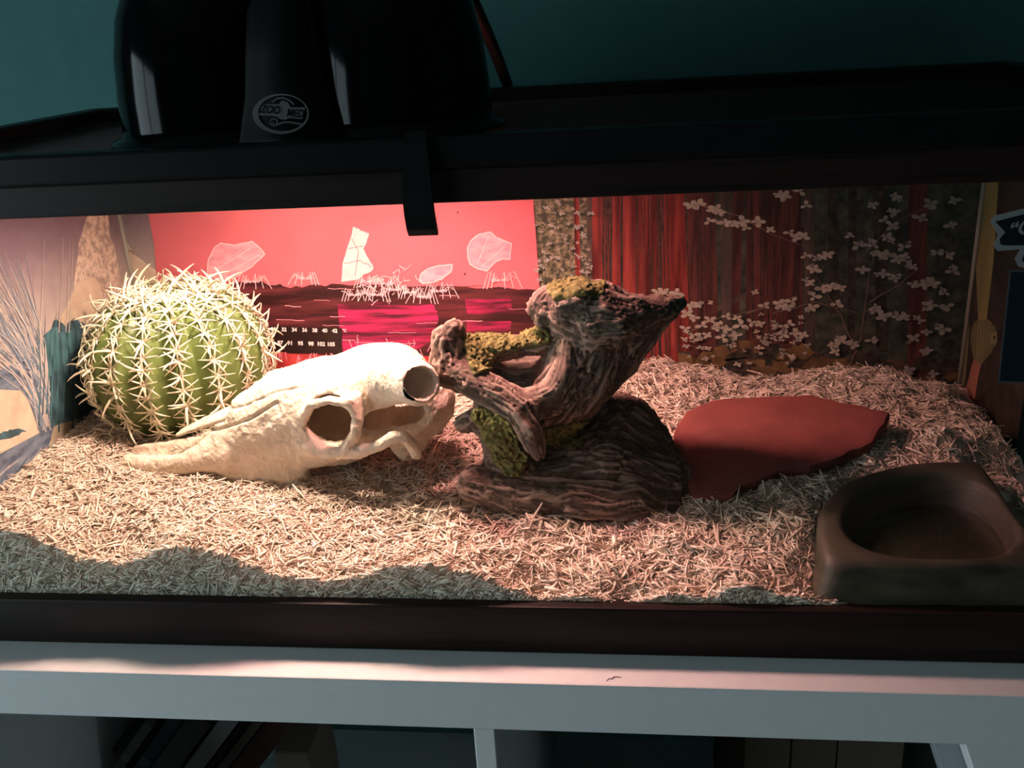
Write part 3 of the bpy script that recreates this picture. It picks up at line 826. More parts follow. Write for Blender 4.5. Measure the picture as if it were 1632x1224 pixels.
# ------------------------------------------------------------------ wood shavings bedding
CTRL = [(-0.3337, .004, .0811), (-0.3114, .004, .0813), (-0.2922, .004, .0695), (-0.2773, .004, .0577), (-0.2578, .004, .0555), (-0.2389, .004, .062), (-0.2217, .004, .0716), (-0.2045, .004, .0718), (-0.1843, .004, .0659), (-0.1642, .004, .0591), (-0.1441, .004, .0522), (-0.1111, .004, .0479), (-0.0918, .004, .0529), (-0.0645, .004, .0579), (-0.0401, .004, .0596), (-0.0204, .004, .0539), (0.0054, .004, .045), (0.0225, .004, .036), (0.0776, .004, .0332), (0.1223, .004, .0377), (0.1463, .004, .0472), (0.1695, .004, .0385), (0.2029, .004, .0342),
        (-.36, .02, .084), (-.39, .004, .084), (-.39, .087, .077), (-.39, .12, .078), (-.39, .15, .079), (-.39, .213, .077), (-.39, .32, .074), (-.30, .06, .066), (-.2, .06, .062), (-.1, .05, .056), (0, .04, .054), (.08, .03, .047), (.14, .03, .052),
        (-.19, .106, .060), (-.055, .087, .060), (.0137, .0712, .058), (.11, .063, .056), (-.26, .127, .064), (.18, .06, .058), (-.28, .2, .073), (-.2, .22, .070), (-.1, .2, .066), (0, .2, .066), (.06, .2, .072), (-.3, .32, .072), (-.15, .32, .070), (-.03, .32, .072),
        (.075, .28, .085), (.128, .28, .078), (.16, .28, .068), (.21, .28, .066), (.25, .28, .069), (.30, .28, .071), (.345, .28, .066), (.372, .28, .05), (.08, .325, .078), (.2, .325, .06), (.36, .325, .05),
        (.13, .12, .060), (.2, .12, .062), (.2, .2, .072), (.26, .16, .074), (.30, .17, .074), (.335, .20, .070), (.352, .2, .064), (.372, .21, .042), (.372, .15, .035), (.30, .14, .062), (.345, .14, .048), (.25, .10, .056), (.23, .02, .032), (.25, .05, .034), (.30, .05, .032), (.37, .02, .03)]
CT = np.array(CTRL, np.float64)
def height(x, y, noisy=True):
    x = np.asarray(x, np.float64); y = np.asarray(y, np.float64)
    d2 = (x[..., None] - CT[:, 0]) ** 2 + ((y[..., None] - CT[:, 1])) ** 2
    w = 1 / (d2 + 1.2e-4) ** 1.7
    h = (w * CT[:, 2]).sum(-1) / w.sum(-1)
    if noisy:
        p = np.stack([x, y, np.zeros_like(x)], -1)
        h = h + .0032 * vnoise(p * 45) + .0018 * vnoise(p * 130 + 5)
    inb = (np.clip((.331 - x) / .124, 0, None) ** 2.7 + np.clip((y - .004) / .117, 0, None) ** 2.7)
    h = np.where((inb < 1) & (x < .345) & noisy, np.minimum(h, .0285), h)
    return np.maximum(h, .028)
BX0, BX1, BY0, BY1 = TX0 + .006, TX1 - .008, .0046, TY1 - .009
nx, ny = 260, 112
gx, gy = np.meshgrid(np.linspace(BX0, BX1, nx), np.linspace(BY0, BY1, ny), indexing='ij')
gz = height(gx, gy) - .0018
V = np.stack([gx, gy, gz], -1).reshape(-1, 3)
ii = np.arange(nx * ny).reshape(nx, ny)
F = np.stack([ii[:-1, :-1], ii[1:, :-1], ii[1:, 1:], ii[:-1, 1:]], -1).reshape(-1, 4)
# skirts on the four sides down to the tank floor
ring = np.concatenate([ii[:, 0], ii[-1, 1:], ii[-2::-1, -1], ii[0, -2:0:-1]])
base = V[ring].copy(); base[:, 2] = .0255
nb = len(V); V = np.concatenate([V, base]); m_ = len(ring)
r2 = np.arange(m_)
F = np.concatenate([F, np.stack([ring, nb + r2, nb + (r2 + 1) % m_, ring[(r2 + 1) % m_]], -1)])
def slivers(C, D, U, ln, wd, th, bend):
    """bent splinters: centre C, direction D, up U (n,3)"""
    S = np.cross(D, U)
    n = len(C); out = np.empty((n, 9, 3))
    for j, t in enumerate((-.5, 0.0, .5)):
        mid = C + D * (ln * t)[:, None] + U * (bend * (0.25 - t * t) * 4)[:, None] + S * (bend * .6 * (0.25 - t * t) * 4)[:, None]
        w = wd * (1.0 if t == 0 else .62)
        out[:, j * 3 + 0] = mid - S * w[:, None] * .5
        out[:, j * 3 + 1] = mid + S * w[:, None] * .5
        out[:, j * 3 + 2] = mid + U * th[:, None] + S * w[:, None] * .12
    f = np.array([(0, 1, 4, 3), (1, 2, 5, 4), (2, 0, 3, 5), (3, 4, 7, 6), (4, 5, 8, 7), (5, 3, 6, 8), (0, 2, 1, 1), (6, 7, 8, 8)])
    return out.reshape(-1, 3), f
def norm(a): return a / np.linalg.norm(a, axis=-1, keepdims=True)
nS = 62000
sx = RNG.uniform(BX0 + .004, BX1 - .004, nS); sy = RNG.uniform(BY0 + .002, BY1 - .003, nS) 
hz = height(sx, sy)
e = .003
nrm = norm(np.stack([-(height(sx + e, sy) - height(sx - e, sy)) / (2 * e), -(height(sx, sy + e) - height(sx, sy - e)) / (2 * e), np.ones(nS)], -1))
ang = RNG.uniform(0, 2 * np.pi, nS)
D = np.stack([np.cos(ang), np.sin(ang), np.zeros(nS)], -1)
D = norm(D - nrm * (D * nrm).sum(-1, keepdims=True) + nrm * np.clip(RNG.normal(0, .17, nS), -.45, .45)[:, None])
U = norm(nrm - D * (D * nrm).sum(-1, keepdims=True) + .35 * RNG.normal(0, 1, (nS, 3)))
U = norm(U - D * (D * U).sum(-1, keepdims=True))
ln = np.clip(RNG.lognormal(np.log(.0112), .46, nS), .003, .029); wd = np.clip(RNG.lognormal(np.log(.0014), .42, nS), .0007, .0038); th = RNG.uniform(.0002, .0006, nS); bend = RNG.normal(0, .0007, nS)
C_ = np.stack([sx, sy, hz + RNG.uniform(-.0026, .0012, nS)], -1)
keep = (~((np.clip((.331 - sx) / .138, 0, None) ** 2.7 + np.clip((sy - .004) / .129, 0, None) ** 2.7 < 1) & (sx < .345))) & (C_[:, 1] - .5 * np.abs(D[:, 1]) * ln > .0036) & (C_[:, 1] + .5 * np.abs(D[:, 1]) * ln < TY1 - .008) & (C_[:, 0] - .5 * ln > TX0 + .0055) & (C_[:, 0] + .5 * ln < TX1 - .006)
V1, f1 = slivers(C_[keep], D[keep], U[keep], ln[keep], wd[keep], th[keep], bend[keep]); n1 = keep.sum()
nF = 9000                                                         # splinters pressed against the front glass
fx = RNG.uniform(BX0, .205, nF); fh = height(fx, np.full(nF, .005)); fz = .027 + (fh - .027 + .001) * RNG.uniform(0, 1, nF)
ang = RNG.normal(.3, .8, nF)
D2 = norm(np.stack([np.cos(ang), RNG.normal(0, .05, nF), np.sin(ang)], -1))
U2 = norm(np.stack([RNG.normal(0, .12, nF), -np.ones(nF), RNG.normal(0, .12, nF)], -1)); U2 = norm(U2 - D2 * (D2 * U2).sum(-1, keepdims=True))
l2 = np.clip(RNG.lognormal(np.log(.010), .35, nF), .003, .018)
top_ok = fz + .5 * np.abs(D2[:, 2]) * l2 < fh + .003
C2 = np.stack([fx, RNG.uniform(.0043, .0056, nF), fz], -1)
V2, _ = slivers(C2[top_ok], D2[top_ok], U2[top_ok], l2[top_ok], RNG.uniform(.0008, .0023, nF)[top_ok], RNG.uniform(.0002, .0005, nF)[top_ok], np.zeros(top_ok.sum())); n2 = top_ok.sum()
V2[:, 1] = np.maximum(V2[:, 1], .0036)
def tri_quads(n, off):
    quad = f1[:6]; tri = f1[6:][:, :3]
    o = (np.arange(n) * 9 + off)[:, None, None]
    return (quad[None] + o).reshape(-1, 4), (tri[None] + o).reshape(-1, 3)
offA = len(V); qa, ta = tri_quads(n1, offA); qb, tb = tri_quads(n2, offA + len(V1))
VV = np.concatenate([V, V1, V2]); Q = np.concatenate([F, qa, qb]); T = np.concatenate([ta, tb])
me = bpy.data.meshes.new('wood_shavings')
me.vertices.add(len(VV)); me.vertices.foreach_set('co', VV.astype(np.float32).ravel())
me.loops.add(len(Q) * 4 + len(T) * 3); me.loops.foreach_set('vertex_index', np.concatenate([Q.ravel(), T.ravel()]).astype(np.int32))
me.polygons.add(len(Q) + len(T))
me.polygons.foreach_set('loop_start', np.concatenate([np.arange(len(Q)) * 4, len(Q) * 4 + np.arange(len(T)) * 3]).astype(np.int32))
me.update(calc_edges=True)
m_shav = mat('aspen_shavings', (0.7, 0.55, 0.4), 0.7, 0.25)
geo = N(m_shav, 'ShaderNodeNewGeometry')
bs = m_shav.node_tree.nodes['Principled BSDF']
L(m_shav, ramp(m_shav, geo.outputs['Random Per Island'], [(0.0, (0.58, 0.45, 0.34)), (0.35, (0.72, 0.60, 0.48)), (0.75, (0.81, 0.71, 0.58)), (1.0, (0.87, 0.79, 0.67))]), bs.inputs['Base Color'])
tag(part('wood_shavings', me, m_shav), 'pale aspen wood shavings bedding covering the terrarium floor', 'bedding', kind='stuff')

# ------------------------------------------------------------------ globe cactus
def at(X, Y, y): return un(X, Y, 1, y)
CY = .228
cc = at(287, 575, CY); CRX, CRZ = .0705, .066
NR = 17
cactus = empty('globe_cactus', (cc.x, CY, cc.z - CRZ), 'round green artificial cactus with white star shaped spines', 'cactus')
nu, nv = NR * 14, 44
bm = bmesh.new(); rows = []
def cac(u, v):
    """u angle, v latitude from pole; ribbed globe"""
    s = math.sin(v) ** .82; rib = .5 + .5 * math.cos(NR * u)
    k = 1 + .15 * (rib ** .8 - .6) * min(1, s * 1.6) + .018 * math.cos(v * 34) * rib * s
    zz = math.cos(v)
    if zz > .93: zz = .93 - (zz - .93) * 1.2
    return Vector((CRX * s * k * math.cos(u), CRX * s * k * math.sin(u), CRZ * zz))
for j in range(nv + 1):
    v = .03 + (math.pi - .06) * j / nv
    rows.append([bm.verts.new(Vector((cc.x, CY, cc.z)) + cac(2 * math.pi * i / nu, v)) for i in range(nu)])
for a, b in zip(rows, rows[1:]):
    for i in range(nu): bm.faces.new((a[i], a[(i + 1) % nu], b[(i + 1) % nu], b[i]))
bm.faces.new(list(reversed(rows[0]))); bm.faces.new(rows[-1])
bmesh.ops.recalc_face_normals(bm, faces=bm.faces)
m_cac = noise_mat('cactus_green', [(0.3, (0.10, 0.155, 0.038)), (0.7, (0.175, 0.235, 0.070))], 60, 5, 0.4, bump=0.2, bscale=260, spec=0.45)
part('body', bm, m_cac, cactus, True)
m_spine = noise_mat('spine_ivory', [(0.3, (0.74, 0.68, 0.48)), (0.7, (0.82, 0.78, 0.60))], 90, 3, 0.55)
def spine_cluster(seed, long_):
    r = random.Random(seed); bm = bmesh.new()
    bmesh.ops.create_icosphere(bm, subdivisions=1, radius=.0019)
    n = 8
    for k in range(n):
        a = 2 * math.pi * k / n + r.uniform(-.2, .2); l = r.uniform(.0115, .0155)
        d = Vector((math.cos(a), math.sin(a), r.uniform(.35, .75))).normalized()
        pts = [d * l * t + Vector((0, 0, -l * .28 * t * t)) for t in (0, .35, .7, 1)]
        tube_mesh(bm, pts, [.0008, .0007, .0005, .00016], 5)
    for k in range(long_):
        a = r.uniform(0, 6.28); l = r.uniform(.020, .031)
        d = Vector((math.cos(a) * .75, math.sin(a) * .75, 1)).normalized(); cv = Vector((r.uniform(-.3, .3), r.uniform(-.3, .3), -.25))
        pts = [d * l * t + cv * l * t * t for t in (0, .3, .6, .85, 1)]
        tube_mesh(bm, pts, [.0011, .0010, .0008, .00055, .0002], 5)
    me = bpy.data.meshes.new('spine_cluster'); bm.to_mesh(me); bm.free(); me.materials.append(m_spine)
    me.polygons.foreach_set('use_smooth', [True] * len(me.polygons))
    return me
SPM = [spine_cluster(i, (0, 1, 1, 0, 2, 1, 0)[i]) for i in range(7)]
rr = random.Random(9)
for i in range(NR):
    for j in range(12):
        u = 2 * math.pi * i / NR; v = .20 + .175 * j + (i % 2) * .06 + rr.uniform(-.03, .03)
        if v > 2.35: continue
        p = cac(u, v); q1 = cac(u + .002, v); q2 = cac(u, v + .002)
        nn = Vector((math.cos(u) * math.sin(v), math.sin(u) * math.sin(v), math.cos(v) * 1.05)).normalized()
        o = bpy.data.objects.new('spine_cluster', SPM[rr.randrange(7)]); COL.objects.link(o); o.parent = cactus
        o.location = p + Vector((0, 0, CRZ)) + nn * .0006
        o.rotation_mode = 'QUATERNION'
        o.rotation_quaternion = Vector((0, 0, 1)).rotation_difference(nn) @ Quaternion((0, 0, 1), rr.uniform(0, 6.28))
        s = rr.uniform(.92, 1.2) * (1.12 if v < .6 else 1); o.scale = (s, s, s)

# ------------------------------------------------------------------ animal skull
YS = .142
def sk(pts): return [at(X, Y, y) for X, Y, y in pts]
H = .0012
lo = (-.335, .075, .030); hi = (-.045, .205, .185)
G = grid(lo, hi, H)
def rr2(r): return np.array(r) 
main = sd_tube(G, sk([(335, 716, YS), (385, 705, YS), (430, 695, YS), (480, 675, YS), (530, 655, YS), (580, 632, YS), (625, 622, YS), (668, 640, YS)]),
               [(.019, .0155), (.025, .0270), (.029, .0400), (.033, .0460), (.041, .0425), (.045, .0340), (.042, .0290), (.030, .0270)])
main = smin(main, sd_tube(G, sk([(380, 745, YS), (430, 752, YS), (480, 742, YS)]), [(.020, .010), (.026, .014), (.024, .012)]), .012)
main = smin(main, sd_ell(G, at(606, 580, YS), (.024, .026, .013)), .012)
main = smin(main, sd_ell(G, at(650, 682, YS), (.015, .022, .026)), .012)
inner = main + .0065
for sg in (-1, 1):                                              # paired pieces either side of the mid plane
    yy = lambda d: YS + sg * d
    near = sg == -1
    def sym(pts):                                               # points measured on the near side, mirrored for the far one
        out = [at(X, Y, YS - d) for X, Y, d in pts]
        if not near:
            for p in out: p.y = 2 * YS - p.y
        return out
    main = smin(main, sd_tube(G, sym([(362, 726, .016), (300, 739, .0155), (250, 743, .0140), (212, 738, .006)]), [(.011, .0115), (.0068, .0088), (.0068, .0085), (.0080, .0095)]), .006)
    if near: main = smin(main, sd_tube(G, sym([(625, 600, .030), (652, 607, .044), (666, 611, .054)]), [.020, .0165, .0150]), .008)
# openings
for sg in (-1, 1):
    def sym1(X, Y, d):
        p = at(X, Y, YS - d)
        if sg == 1: p.y = 2 * YS - p.y
        return tuple(p)
    main = smax(main, -sd_ell(G, sym1(524, 676, .046), (.0222, .034, .0190)), .003)
    main = smax(main, -sd_tube(G, [Vector(sym1(600, 693, .050)), Vector(sym1(650, 682, .050))], [(.036, .0150), (.030, .0165)]), .003)
    if sg == 1: continue
    a = Vector(sym1(648, 606, .044)); b = Vector(sym1(680, 613, .068))
    main = smax(main, -sd_tube(G, [a + (b - a) * .45, b], [.0100, .0128]), .0015)
bowl_in = smax(inner, -(G[..., 0] - at(400, 700, YS).x), .006)
main = smax(main, -bowl_in, .002)
cutb = np.maximum(G[..., 2] - .070 + .10 * (G[..., 0] + .12), -(G[..., 0] - at(500, 700, YS).x))
main = smax(main, -np.maximum(cutb, np.abs(G[..., 1] - YS) - .024), .003)
nas = sd_tube(G, sk([(212, 724, YS), (258, 712, YS), (318, 698, YS), (368, 682, YS)]), [(.0060, .0065), (.0105, .0135), (.0130, .0145), (.010, .006)])
main = smax(main, -nas, .002)
for sg in (-1, 1):
    def sym(pts):
        out = [at(X, Y, YS - d) for X, Y, d in pts]
        if sg == 1:
            for p in out: p.y = 2 * YS - p.y
        return out
    main = smin(main, sd_tube(G, sym([(488, 712, .034), (530, 722, .045), (565, 722, .050), (600, 712, .051), (625, 697, .051), (643, 696, .049), (657, 710, .045), (664, 726, .040)]), [(.006, .007), (.0048, .0052), (.0042, .0045), (.0040, .0042), (.0042, .0042), (.0044, .0044), (.0042, .0046), (.003, .004)]), .005)
    main = smin(main, sd_tube(G, sym([(562, 640, .044), (570, 662, .0475), (567, 690, .050), (550, 716, .0490)]), [(.008, .0055), (.0052, .0040), (.0050, .0038), (.005, .004)]), .004)
    main = smin(main, sd_tube(G, sym([(485, 665, .036), (495, 645, .042), (524, 638, .046), (555, 642, .0455)]), [(.004, .0032), (.004, .003), (.004, .003), (.004, .003)]), .004)
vs, fs = surface_net(main, lo, H)
me = np_mesh('cranium', vs, fs)
nn = vnormals(me)
p = vs.astype(np.float32)
d = .0009 * fbm(p * 330, 3) + .0010 * fbm(p * 110, 2)
crack = np.abs(fbm(p * 60 + 3.1, 3)); d -= .0011 * np.exp(-(crack / .018) ** 2) * (fbm(p * 25, 1) > .05)
# suture between nasal bone and upper jaw, and along the brow
def suture(path, w, depth):
    t = sd_tube(p, path, [(.06, w)] * len(path)); return depth * np.clip(-t / w, 0, 1)
d -= suture(sk([(300, 702, .12), (350, 688, .118), (400, 668, .116), (440, 642, .114), (446, 660, .112)]), .0014, .0030)
d -= suture(sk([(330, 662, .135), (400, 640, .13), (440, 623, .122), (490, 615, .115)]), .0009, .0016)
vs2 = vs + nn * d[:, None]
me.vertices.foreach_set('co', vs2.astype(np.float32).ravel()); me.update()
m_bone = noise_mat('bone_plaster', [(0.25, (0.60, 0.52, 0.38)), (0.55, (0.74, 0.67, 0.53)), (0.8, (0.80, 0.75, 0.63))], 70, 6, 0.75, bump=0.8, bscale=420, spec=0.2)
skull = empty('animal_skull', (at(430, 780, .11).x, YS, .055), 'bleached long snouted animal skull ornament lying beside the cactus', 'skull')
part('cranium', me, m_bone, skull, True)
lo2 = (-.31, .115, .06); hi2 = (-.15, .170, .15)
G2 = grid(lo2, hi2, H)
nb_ = sd_tube(G2, sk([(286, 690, YS), (320, 676, YS), (370, 657, YS), (425, 632, YS), (462, 610, YS), (490, 612, YS)]), [(.0065, .0018), (.010, .0034), (.0125, .0046), (.0145, .0070), (.017, .0105), (.012, .008)])
nb_ = nb_ + .0016 * np.exp(-((G2[..., 1] - YS) / .0012) ** 2)
v3, f3 = surface_net(nb_, lo2, H)
me = np_mesh('nasal_bone', v3, f3); nn = vnormals(me); d = .0005 * fbm(v3.astype(np.float32) * 300, 3)
me.vertices.foreach_set('co', (v3 + nn * d[:, None]).astype(np.float32).ravel()); me.update()
part('nasal_bone', me, m_bone, skull, True)
m_tooth = noise_mat('tooth_ivory', [(0.3, (0.36, 0.27, 0.18)), (0.7, (0.55, 0.45, 0.32))], 90, 4, 0.5)
for k in range(6):
    c = at(384 + 19 * k, 776 + (4 if 0 < k < 4 else 0) - k, YS - .022)
    bm = bmesh.new(); box(bm, c.x - .0042, c.x + .0042, c.y - .004, c.y + .004, c.z - .004, c.z + .008, .0016, 2)
    part('tooth', bm, m_tooth, skull, True)

# ------------------------------------------------------------------ driftwood ornament
WS = [  # (path of px,px,depth), radii (across, in plane)
    ([(757, 772, .085), (830, 785, .088), (930, 793, .092), (1010, 800, .095), (1062, 808, .098)], [(.012, .014), (.020, .0175), (.024, .0185), (.022, .0175), (.014, .012)]),
    ([(800, 752, .105), (880, 752, .112), (960, 752, .118), (1045, 775, .118)], [(.018, .014), (.026, .021), (.030, .030), (.024, .024)]),
    ([(940, 725, .135), (985, 690, .142), (1020, 715, .142), (1060, 755, .135)], [(.022, .030), (.018, .030), (.018, .026), (.018, .018)]),
    ([(985, 650, .150), (1010, 675, .150)], [(.012, .012), (.013, .016)]),
    ([(1075, 760, .12), (1078, 800, .105)], [(.013, .012), (.011, .010)]),
    ([(862, 690, .125), (878, 655, .122), (905, 620, .118), (935, 580, .118), (950, 545, .120), (945, 515, .122)], [(.018, .016), (.022, .021), (.024, .026), (.023, .026), (.022, .024), (.022, .020)]),
    ([(1000, 520, .122), (985, 560, .124), (955, 600, .122), (920, 640, .120)], [(.012, .008), (.016, .014), (.017, .014), (.012, .010)]),
    ([(888, 490, .120), (915, 494, .118), (950, 503, .116), (1000, 510, .118)], [(.018, .0150), (.024, .0215), (.026, .0235), (.019, .0150)]),
    ([(965, 497, .110), (1010, 498, .112), (1050, 492, .116), (1082, 484, .120)], [(.016, .013), (.015, .0115), (.012, .009), (.006, .0052)]),
    ([(930, 480, .108), (965, 482, .104), (1000, 492, .106)], [(.011, .0085), (.013, .0095), (.008, .006)]),
    ([(740, 590, .135), (800, 606, .142), (860, 610, .142), (905, 600, .135)], [(.012, .018), (.012, .020), (.012, .022), (.014, .02)]),
    ([(1062, 496, .120), (1020, 530, .123), (992, 570, .124)], [(.008, .006), (.012, .013), (.013, .012)]),
    ([(905, 478, .104), (925, 472, .102)], [(.012, .009), (.012, .008)]),
    ([(945, 515, .098), (985, 512, .098), (1010, 500, .102)], [(.011, .008), (.012, .010), (.008, .007)]),
    ([(862, 496, .114), (852, 492, .114)], [(.008, .010), (.0055, .0065)]),
    ([(869, 480, .114), (880, 470, .116)], [(.007, .007), (.008, .006)]),
    ([(895, 625, .106), (868, 640, .100), (835, 645, .097), (800, 635, .097), (770, 615, .099), (740, 598, .102), (705, 592, .106)], [(.012, .012), (.0115, .0115), (.0105, .0105), (.0100, .0100), (.0100, .0105), (.0105, .011), (.0085, .010)]),
    ([(910, 552, .104), (904, 592, .099), (886, 622, .097), (848, 641, .097)], [(.008, .006), (.0085, .007), (.0085, .007), (.008, .006)]),
    ([(718, 585, .110), (712, 560, .112), (713, 540, .112), (722, 528, .112)], [(.014, .013), (.0120, .0115), (.0105, .0115), (.0085, .0085)]),
    ([(735, 565, .118), (780, 558, .120), (830, 552, .122), (885, 538, .124)], [(.012, .0125), (.013, .0100), (.012, .0075), (.012, .0100)]),
    ([(755, 612, .099), (795, 632, .092), (825, 655, .086), (845, 690, .082), (856, 722, .081)], [(.009, .0085), (.0090, .0095), (.0085, .0100), (.0080, .0090), (.0055, .0060)]),
    ([(738, 676, .095), (762, 668, .094), (788, 680, .094), (805, 712, .095), (822, 748, .098)], [(.006, .0060), (.0085, .0090), (.0110, .0135), (.0120, .0165), (.014, .018)]),
]
WS = [(sk(a), b) for a, b in WS]
H = .0013
lo = (-.075, .050, .028); hi = (.135, .185, .222)
G = grid(lo, hi, H)
wd_ = None
for path, rad in WS:
    t = sd_tube(G, path, rad); wd_ = t if wd_ is None else smin(wd_, t, .0075)
vs, fs = surface_net(wd_, lo, H)
me = np_mesh('trunk', vs, fs); nn = vnormals(me)
p = vs.astype(np.float32)
best = np.full(len(p), 9.0, np.float32); gc = np.zeros_like(p)
for k, (path, rad) in enumerate(WS):
    t, c = sd_tube(p, path, rad, coords=True); m_ = t < best
    best[m_] = t[m_]; c = c + np.array([k * 3.1, 0, 0]); gc[m_] = c[m_]
warp = .0035 * fbm(p * 45, 2)
q = np.stack([gc[:, 0] * 26, (gc[:, 1] + warp) * 460, (gc[:, 2] + warp) * 460], -1)
g1 = fbm(q, 3); g2 = fbm(np.stack([gc[:, 0] * 40, gc[:, 1] * 800, gc[:, 2] * 800], -1), 2)
groove = np.clip(1 - np.abs(g1) / .16, 0, 1)
d = .0016 * g1 - .0016 * groove + .0005 * g2 + .0015 * fbm(p * 60, 2)
me.vertices.foreach_set('co', (vs + nn * d[:, None]).astype(np.float32).ravel())
set_attr(me, 'grain', np.clip(.5 + .55 * g1 + .25 * g2 - .35 * groove, 0, 1)); me.update()
m_wood = mat('weathered_wood', (0.2, 0.15, 0.11), 0.75, 0.25)
at_ = N(m_wood, 'ShaderNodeAttribute'); at_.attribute_name = 'grain'
b_ = m_wood.node_tree.nodes['Principled BSDF']
L(m_wood, ramp(m_wood, at_.outputs['Fac'], [(0.0, (0.040, 0.027, 0.020)), (0.35, (0.145, 0.104, 0.078)), (0.62, (0.29, 0.215, 0.165)), (0.95, (0.48, 0.38, 0.31))]), b_.inputs['Base Color'])
nz = N(m_wood, 'ShaderNodeTexNoise'); nz.inputs['Scale'].default_value = 900; nz.inputs['Detail'].default_value = 4
bp = N(m_wood, 'ShaderNodeBump'); bp.inputs['Strength'].default_value = .5; bp.inputs['Distance'].default_value = .0006
geo = N(m_wood, 'ShaderNodeNewGeometry'); L(m_wood, geo.outputs['Position'], nz.inputs['Vector']); L(m_wood, nz.outputs['Fac'], bp.inputs['Height']); L(m_wood, bp.outputs[0], b_.inputs['Normal'])
drift = empty('driftwood_ornament', (.03, .11, .05), 'gnarled mossy driftwood ornament standing between skull and red slate', 'driftwood')
part('trunk', me, m_wood, drift, True)
m_moss = noise_mat('moss_yellow_green', [(0.3, (0.085, 0.082, 0.028)), (0.55, (0.20, 0.195, 0.070)), (0.8, (0.33, 0.32, 0.13))], 240, 5, 0.9, bump=.6, bscale=700, spec=.15)
def moss(cs, hh=.0009):
    cs = [(at(X, Y, y), r) for X, Y, y, r in cs]
    lo_ = [min(c[i] - max(r) for c, r in cs) - .004 for i in range(3)]; hi_ = [max(c[i] + max(r) for c, r in cs) + .004 for i in range(3)]
    g = grid(lo_, hi_, hh); w = None
    for path, rad in WS:
        t = sd_tube(g, path, rad); w = t if w is None else smin(w, t, .0075)
    reg = None
    for c, r in cs:
        t = sd_ell(g, c, r); reg = t if reg is None else smin(reg, t, .006)
    n_ = fbm(g.reshape(-1, 3) * 520, 3).reshape(g.shape[:-1])
    f = smax(w - .0018 - .0030 * n_, reg + .004 * fbm(g.reshape(-1, 3) * 90, 2).reshape(g.shape[:-1]), .0015)
    f = np.maximum(f, -(w + .002))
    f[0] = f[-1] = 1; f[:, 0] = f[:, -1] = 1; f[:, :, 0] = f[:, :, -1] = 1
    v, fc = surface_net(f, lo_, hh)
    part('moss_patch', np_mesh('moss_patch', v, fc), m_moss, drift, True)
moss([(770, 548, .112, (.016, .014, .010)), (765, 570, .104, (.009, .012, .010)), (815, 538, .116, (.018, .012, .006)), (862, 530, .118, (.012, .012, .006))])
moss([(772, 665, .088, (.009, .010, .007)), (798, 690, .086, (.012, .014, .014)), (815, 730, .086, (.013, .016, .012))])
moss([(905, 692, .105, (.018, .020, .012))])
moss([(905, 462, .106, (.014, .014, .007)), (938, 460, .104, (.012, .014, .005))])

# ------------------------------------------------------------------ red slate slab
p0 = Vector((.20, .12, .071)); nS_ = Vector((-.04, -.27, 1)).normalized()
out = [(1072, 705), (1078, 680), (1094, 655), (1125, 641), (1155, 634), (1215, 632), (1297, 629), (1325, 636), (1378, 648), (1418, 657), (1412, 672), (1398, 690), (1392, 704), (1378, 712), (1355, 718), (1340, 728), (1290, 742), (1240, 752), (1205, 768), (1172, 776), (1165, 792), (1135, 797), (1106, 790), (1088, 760), (1074, 730)]
out = [unplane(x, y, p0, nS_) for x, y in wig(out + [out[0]], 1.3, 3)[:-1]]
bm = bmesh.new(); rs = random.Random(3)
cen = sum(out, Vector()) / len(out)
rings = []
for f, dz in ((1.0, -.008), (1.012, -.004), (1.0, -.0012), (.985, 0.0), (.93, .0004), (.8, .0002), (.6, .0006), (.35, .0003)):
    rings.append([bm.verts.new(cen + (q - cen) * f + nS_ * (dz + (rs.uniform(-.0006, .0006) if dz < 0 else 0))) for q in out])
n = len(out)
for a, b in zip(rings, rings[1:]):
    for i in range(n): bm.faces.new((a[i], a[(i + 1) % n], b[(i + 1) % n], b[i]))
bm.faces.new(rings[-1]); bm.faces.new(list(reversed(rings[0])))
bmesh.ops.recalc_face_normals(bm, faces=bm.faces)
m_slate = noise_mat('red_slate', [(0.25, (0.15, 0.042, 0.036)), (0.6, (0.25, 0.070, 0.058)), (0.85, (0.31, 0.10, 0.08))], 26, 8, 0.75, bump=.35, bscale=160, spec=.25, nrough=.65)
o = tag(part('slate_slab', bm, m_slate), 'flat dark red slate slab lying on the shavings right of driftwood', 'rock')

# ------------------------------------------------------------------ corner water bowl
bx1, by0, RX, RY = .331, .0075, .136, .128
H = .0016
lo = (bx1 - RX - .012, by0 - .0032, .022); hi = (bx1 + .006, by0 + RY + .014, .080)
G = grid(lo, hi, H)
def quad(G, rx, ry, off, e=2.7, k=.012):
    u = np.clip(bx1 - off - G[..., 0], 0, None) / rx; v = np.clip(G[..., 1] - by0 - off, 0, None) / ry
    l = (u ** e + v ** e) ** (1 / e)
    d = (l - 1) * min(rx, ry)
    return smax(smax(d, G[..., 0] - (bx1 - off), k), by0 + off - G[..., 1], k)
zr = .0615 + .010 * np.clip((G[..., 1] - by0) / RY, 0, 1) ** 1.5
flare = (zr - G[..., 2]) * .22
outer = quad(G, RX, RY, 0) + .003 + np.clip(-flare, -.01, .02) * 1.0 - .0035 * fbm(G.reshape(-1, 3) * 28, 2).reshape(G.shape[:-1])
body = smax(smax(outer, G[..., 2] - zr, .006), .026 - G[..., 2], .002)
depth = np.clip((G[..., 2] - .040) / .03, 0, 1)
inn = quad(G, RX - .028, RY - .030, .010, 2.4, .045) - .004 + (1 - depth) * .010
cav = smax(inn, .0415 - G[..., 2], .006)
body = smax(body, -cav, .004)
body = np.maximum(body, by0 - .0025 - G[..., 1])
body[:, 0] = np.maximum(body[:, 0], .001)
v, f = surface_net(body, lo, H)
me = np_mesh('dish', v, f)
